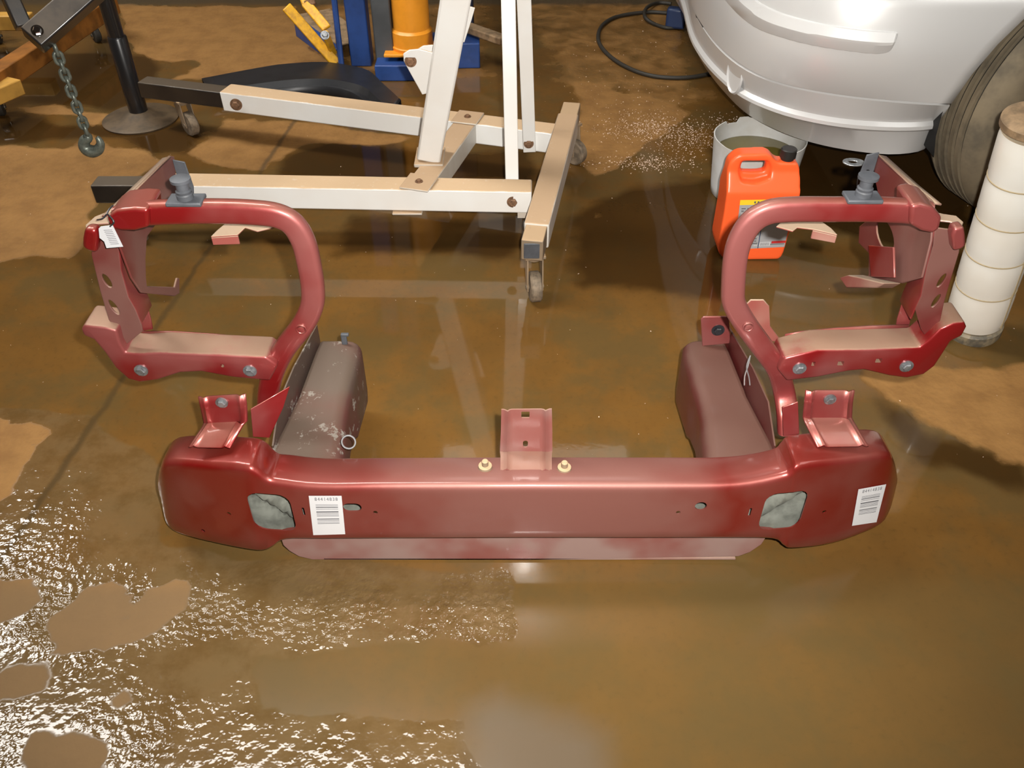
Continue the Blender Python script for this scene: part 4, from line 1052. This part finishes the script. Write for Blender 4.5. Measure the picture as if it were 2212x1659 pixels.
# ------------------------------------------------------------------ engine crane at the upper left
cr = thing('engine_crane', 'black boom engine crane with old orange legs at the upper left corner', 'crane', (-2.1, 2.9, 0))
def cbar(name, A, B, w_, h_, mat, up=Z, bev=0.004):
    bm = bmesh.new(); add_bar(bm, A, B, w_, h_, up); return bevel(link(name, bm, mat, cr), bev)
t0, t1 = PY(84, 76, 1.98), PY(205, -30, 2.10)
bd = (t1 - t0).normalized(); nrm = Vector((0.25, -0.8, 0.55))
A_ = t0 - bd * 0.02
cbar('boom', A_, A_ + bd * 0.9, 0.056, 0.048, 'blacksteel', up=(nrm - bd * nrm.dot(bd)).normalized())
s1_, u1_ = frame_of(bd, (nrm - bd * nrm.dot(bd)).normalized())
bolt(t0 + u1_ * 0.024, u1_, 0.009, 'chrome', cr)
mtop = Vector((-2.35, 2.45, 1.25))
cbar('mast', (-2.35, 2.45, 0.05), mtop, 0.08, 0.08, 'blacksteel', up=Y_)
st0 = PY(52, 60, 2.03)
cbar('strut', st0, PY(15, -20, 2.06), 0.035, 0.035, 'blacksteel')
cbar('strut', PY(15, -20, 2.06), mtop, 0.04, 0.04, 'blacksteel')
cbar('strut', A_ + bd * 0.88, mtop - Z * 0.05, 0.05, 0.05, 'blacksteel')
l0, l1 = PZ(-40, 195, 0.14), PZ(240, 8, 0.14)
cbar('leg', l0 + Z * 0.0, l1, 0.07, 0.075, 'oldorange')
cbar('leg_end', PZ(-60, 225, 0.12), PZ(36, 184, 0.12), 0.07, 0.055, 'tanorange')
l2, l3 = PZ(-60, 46, 0.14), PZ(70, 46, 0.14)
cbar('leg', l2, l3, 0.06, 0.06, 'tanorange')
cbar('base_plate', Vector((-2.42, 2.45, 0.06)), l0 + Vector((-0.2, 0, -0.08)), 0.08, 0.05, 'oldorange')
for p, z, ang in (((8, 232), 0.085, 0.3), ((207, 76), 0.10, 0.8), ((2, 78), 0.1, 0.2)):
    q = PZ(p[0], p[1] + 12, 0.0); caster((q.x, q.y, 0), z + 0.008, ang, cr, 0.032, 'rubber', 'chrome', 0.025)
# chain and hook
ch = thing('lifting_chain', 'grey steel chain with hook hanging from the black crane boom', 'chain', PY(115, 92, 2.02))
ctop = PY(117, 98, 2.0); cbot = PY(188, 290, 2.0)
nL = 11; v_ = (cbot - ctop)
proto = None
for i in range(nL):
    c_ = ctop + v_ * ((i + 0.5) / nL); Ln = v_.length / nL * 1.42; dn = v_.normalized()
    s_, u_ = frame_of(dn, Y_); ax = (s_ * math.cos(0.6) + u_ * math.sin(0.6)) if i % 2 else (s_ * math.cos(0.6 + math.pi / 2) + u_ * math.sin(0.6 + math.pi / 2))
    pts = []
    hw, hl = 0.0085, Ln / 2 - 0.0085
    for k in range(9): t = math.pi * k / 8; pts.append(c_ + ax * hw * math.cos(t) + dn * (hl + hw * math.sin(t)))
    for k in range(9): t = math.pi * k / 8; pts.append(c_ - ax * hw * math.cos(t) - dn * (hl + hw * math.sin(t)))
    bm = bmesh.new(); add_tube(bm, pts, 0.0046, 8, closed=True); link('chain_link', bm, 'chain', ch, 60)
hk = [(186, 292, .007), (190, 297, .009), (183, 304, .010), (182, 314, .011), (188, 323, .012), (200, 327, .012), (212, 323, .010), (217, 312, .008), (214, 302, .006), (209, 296, .004)]
hp = [PY(p[0], p[1], 2.0) for p in hk]; cp = catmull(hp, 4); rr_ = list(np.interp(np.linspace(0, 1, len(cp)), np.linspace(0, 1, len(hk)), [p[2] * 1.3 for p in hk]))
bm = bmesh.new(); add_tube(bm, cp, rr_, 12); link('hook', bm, 'chain', ch, 60)

# ------------------------------------------------------------------ black pipe stand
sb = PZ(305, 258, 0.0)
ps = thing('pipe_stand', 'black post on a round dirty steel base beside the hanging chain', 'stand', sb)
bm = bmesh.new(); add_lathe(bm, [(0.134, 0.0), (0.136, 0.006), (0.125, 0.012), (0.07, 0.018), (0.04, 0.034), (0.03, 0.036)], sb, Z, 48); link('stand_base', bm, plain('dirty_base', (0.10, 0.065, 0.033), 0.6, 0.1, var=0.5, scale=20), ps)
bm = bmesh.new(); add_lathe(bm, [(0.033, 0.02), (0.033, 0.30), (0.030, 0.305)], sb, Z, 28); link('lower_sleeve', bm, plain('black_gloss', (0.010, 0.010, 0.011), 0.3, coat=0.3), ps)
bm = bmesh.new(); add_lathe(bm, [(0.027, 0.29), (0.026, 1.3)], sb, Z, 28); link('post', bm, plain('black_gloss', (0.012, 0.012, 0.013), 0.25, coat=0.4), ps)

# ------------------------------------------------------------------ blue machine
mb = PZ(800, 120, 0.0)
mc = thing('workshop_press', 'blue steel machine with posts, orange cylinder and yellow bars behind the hoist mast', 'machine', mb)
def mbar(name, A, B, w_, h_, mat, up=Z, bev=0.005):
    bm = bmesh.new(); add_bar(bm, A, B, w_, h_, up); return bevel(link(name, bm, mat, mc), bev)
q = PZ(772, 142, 0.0); q = PZ(781, 144, 0.0); mbar('post', q + Y_ * 0.04, q + Z * 1.4 + Y_ * 0.04, 0.085, 0.08, 'blue', up=Y_)
q = PZ(832, 140, 0.04); mbar('grey_channel', q + Y_ * 0.04, q + Z * 1.4 + Y_ * 0.04, 0.075, 0.05, 'gunmetal', up=Y_)
b0_, b1_ = PZ(742, 160, 0.0), PZ(1035, 145, 0.0)
q = PZ(812, 176, 0.0); q1 = PZ(905, 176, 0.0); mbar('base', Vector((q.x, q.y + 0.07, 0.032)), Vector((q1.x, q1.y + 0.07, 0.032)), 0.14, 0.064, 'blue')
q = PZ(900, 150, 0.0); q1 = PZ(1036, 148, 0.0); mbar('base', Vector((q.x, q.y + 0.07, 0.052)), Vector((q1.x, q1.y + 0.07, 0.052)), 0.14, 0.104, 'blue')
mbar('base_rail', Vector((PZ(990, 100, 0).x, 3.72, 0.13)), PZ(1090, 88, 0.13), 0.05, 0.03, 'tancap')
q0, q1 = PZ(628, 84, 0.0), PZ(722, 146, 0.0)
mbar('side_skid', q0 + Z * 0.04 + Vector((0.03, 0.04, 0)), q1 + Z * 0.03 + Vector((0.02, 0.03, 0)), 0.03, 0.08, 'blue')
mbar('skid_top', q0 + Vector((0.09, 0.14, 0.07)), q1 + Vector((0.06, 0.12, 0.06)), 0.16, 0.012, 'tancap')
q = PZ(1018, 130, 0.0); mbar('rear_post', q + Vector((-0.06, 0.35, 0)), q + Vector((-0.06, 0.35, 1.3)), 0.12, 0.1, plain('navy_paint', (0.012, 0.02, 0.05), 0.5), up=Y_)
q = PY(892, 101, 3.55)
bm = bmesh.new(); add_lathe(bm, [(0.085, 0.0), (0.088, 0.012), (0.083, 0.016), (0.083, 0.07), (0.078, 0.075), (0.074, 0.08), (0.074, 1.0)], q, Z, 40); link('orange_cylinder', bm, 'orange', mc)
bm = bmesh.new(); add_box(bm, q + Vector((-0.01, 0, -0.006)), (0.20, 0.18, 0.012)); bevel(link('cylinder_flange', bm, 'orange', mc), 0.003)
bm = bmesh.new(); add_lathe(bm, [(0.05, -q.z), (0.05, 0.0)], q, Z, 24); link('cylinder_foot', bm, 'gunmetal', mc)
bm = bmesh.new(); add_tube(bm, [PZ(738, 145, 0.02), PY(722, 0, 3.6), PY(718, -60, 3.6)], 0.012, 8); link('side_rod', bm, 'blue', mc)
# yellow bars
yb = mc
def ybar(name, a_, b2, w_=0.036, mat='yellow'):
    bm = bmesh.new(); add_bar(bm, a_, b2, w_, 0.014, up=Vector((0.2, -0.7, 0.6))); o = bevel(link(name, bm, mat, yb), 0.004); o['label'] = 'chipped yellow flat bar'; return o
ybar('yellow_long_bar', PZ(727, 138, 0.03), PY(618, 14, 3.55), 0.042)
ybar('yellow_short_bar', PY(660, 6, 3.58), PY(706, 62, 3.50), 0.04)
ybar('yellow_short_bar', PY(652, -22, 3.62), PY(664, 12, 3.58), 0.04)
ybar('yellow_link_bar', PY(702, 72, 3.47), PZ(722, 118, 0.05), 0.032)
ybar('cross_bar', PY(655, 14, 3.58), PY(680, 0, 3.58), 0.03, 'rust')
bolt(PY(702, 76, 3.46), Vector((0.2, -0.7, 0.6)), 0.012, 'zinc', yb)
bm = bmesh.new(); add_lathe(bm, [(0.012, 0), (0.014, 0.03), (0.012, 0.05)], PZ(727, 143, 0.0), Z, 12); link('pivot_foot', bm, 'grime', yb)

# black plastic liner on the floor
pl_o = [(440, 188), (560, 165), (620, 156), (700, 152), (760, 160), (800, 172), (830, 200), (868, 235)]
pl_m = [(450, 196), (560, 180), (630, 172), (700, 170), (755, 178), (790, 190), (815, 212), (845, 240)]
pl_i = [(470, 204), (570, 196), (640, 186), (700, 185), (745, 194), (772, 206), (795, 224), (815, 245)]
bm = bmesh.new()
L0 = catmull([PZ(*p, 0.008) for p in pl_o], 4); L1 = catmull([PZ(*p, 0.05) for p in pl_m], 4); L2 = catmull([PZ(*p, 0.038) for p in pl_i], 4)
L1b = [a_.lerp(b2, 0.35) - Z * 0.018 for a_, b2 in zip(L1, L2)]
L3 = [p - Z * 0.03 + (p - q_).normalized() * 0.02 for p, q_ in zip(L2, L0)]
add_quad_strip(bm, [L0, [p + Z * 0.035 for p in L0], L1, L1b, L2, L3], closed=False, caps=False)
o = solid(link('plastic_liner', bm, 'blackplast', None, 50), 0.003)
tag(o, 'curved black plastic liner lying on the floor behind the far hoist leg', 'car part')

# black cable with blue plug
cb = thing('power_cable', 'black cable looped on the floor left of the silver car with blue plug', 'cable', PZ(1400, 100, 0))
cpx = [(1560, 150), (1520, 162), (1470, 168), (1410, 164), (1360, 148), (1318, 122), (1294, 92), (1296, 62), (1318, 42), (1350, 32), (1400, 26), (1440, 28)]
bm = bmesh.new(); add_tube(bm, catmull([PZ(p[0], p[1], 0.009) for p in cpx], 6), 0.0085, 8)
add_tube(bm, catmull([PZ(p[0], p[1], 0.024 if i in (3, 4) else 0.009) for i, p in enumerate([(1470, 58), (1440, 60), (1410, 50), (1393, 36), (1396, 18), (1420, 6), (1450, 8)])], 6), 0.0085, 8)
link('cord', bm, 'rubber', cb, 60)
bm = bmesh.new(); a_, b2 = PZ(1440, 36, 0.05), PZ(1482, 40, 0.05); add_bar(bm, a_, b2, 0.05, 0.09); bevel(link('plug', bm, 'plug', cb), 0.012, 3)

# scattered pale granules on the floor near the bucket
bm = bmesh.new()
def chip(P, s_):
    vs = [bm.verts.new(P + Vector((random.uniform(-1, 1), random.uniform(-1, 1), 0)) * s_ + Z * 0.0005) for _ in range(3)]
    t_ = bm.verts.new(P + Z * s_ * 0.9)
    for i in range(3): bm.faces.new((vs[i], vs[(i + 1) % 3], t_))
for cx_, cy_, sx_, sy_, n_ in ((1400, 275, 50, 14, 700), (1490, 300, 50, 18, 650), (1400, 352, 60, 9, 500), (1370, 240, 70, 35, 120), (1320, 160, 110, 70, 120), (1560, 265, 30, 12, 120)):
    for _ in range(n_): chip(PZ(random.gauss(cx_, sx_), random.gauss(cy_, sy_), 0.0), random.uniform(0.0015, 0.004))
for _ in range(260): chip(PZ(random.uniform(0, 2200), random.uniform(40, 1000), 0.0), random.uniform(0.001, 0.003))
o = link('floor_granules', bm, 'chips', None, 0); o['kind'] = 'stuff'; tag(o, 'pale absorbent granules scattered on the wet floor left of the bucket', 'granules')
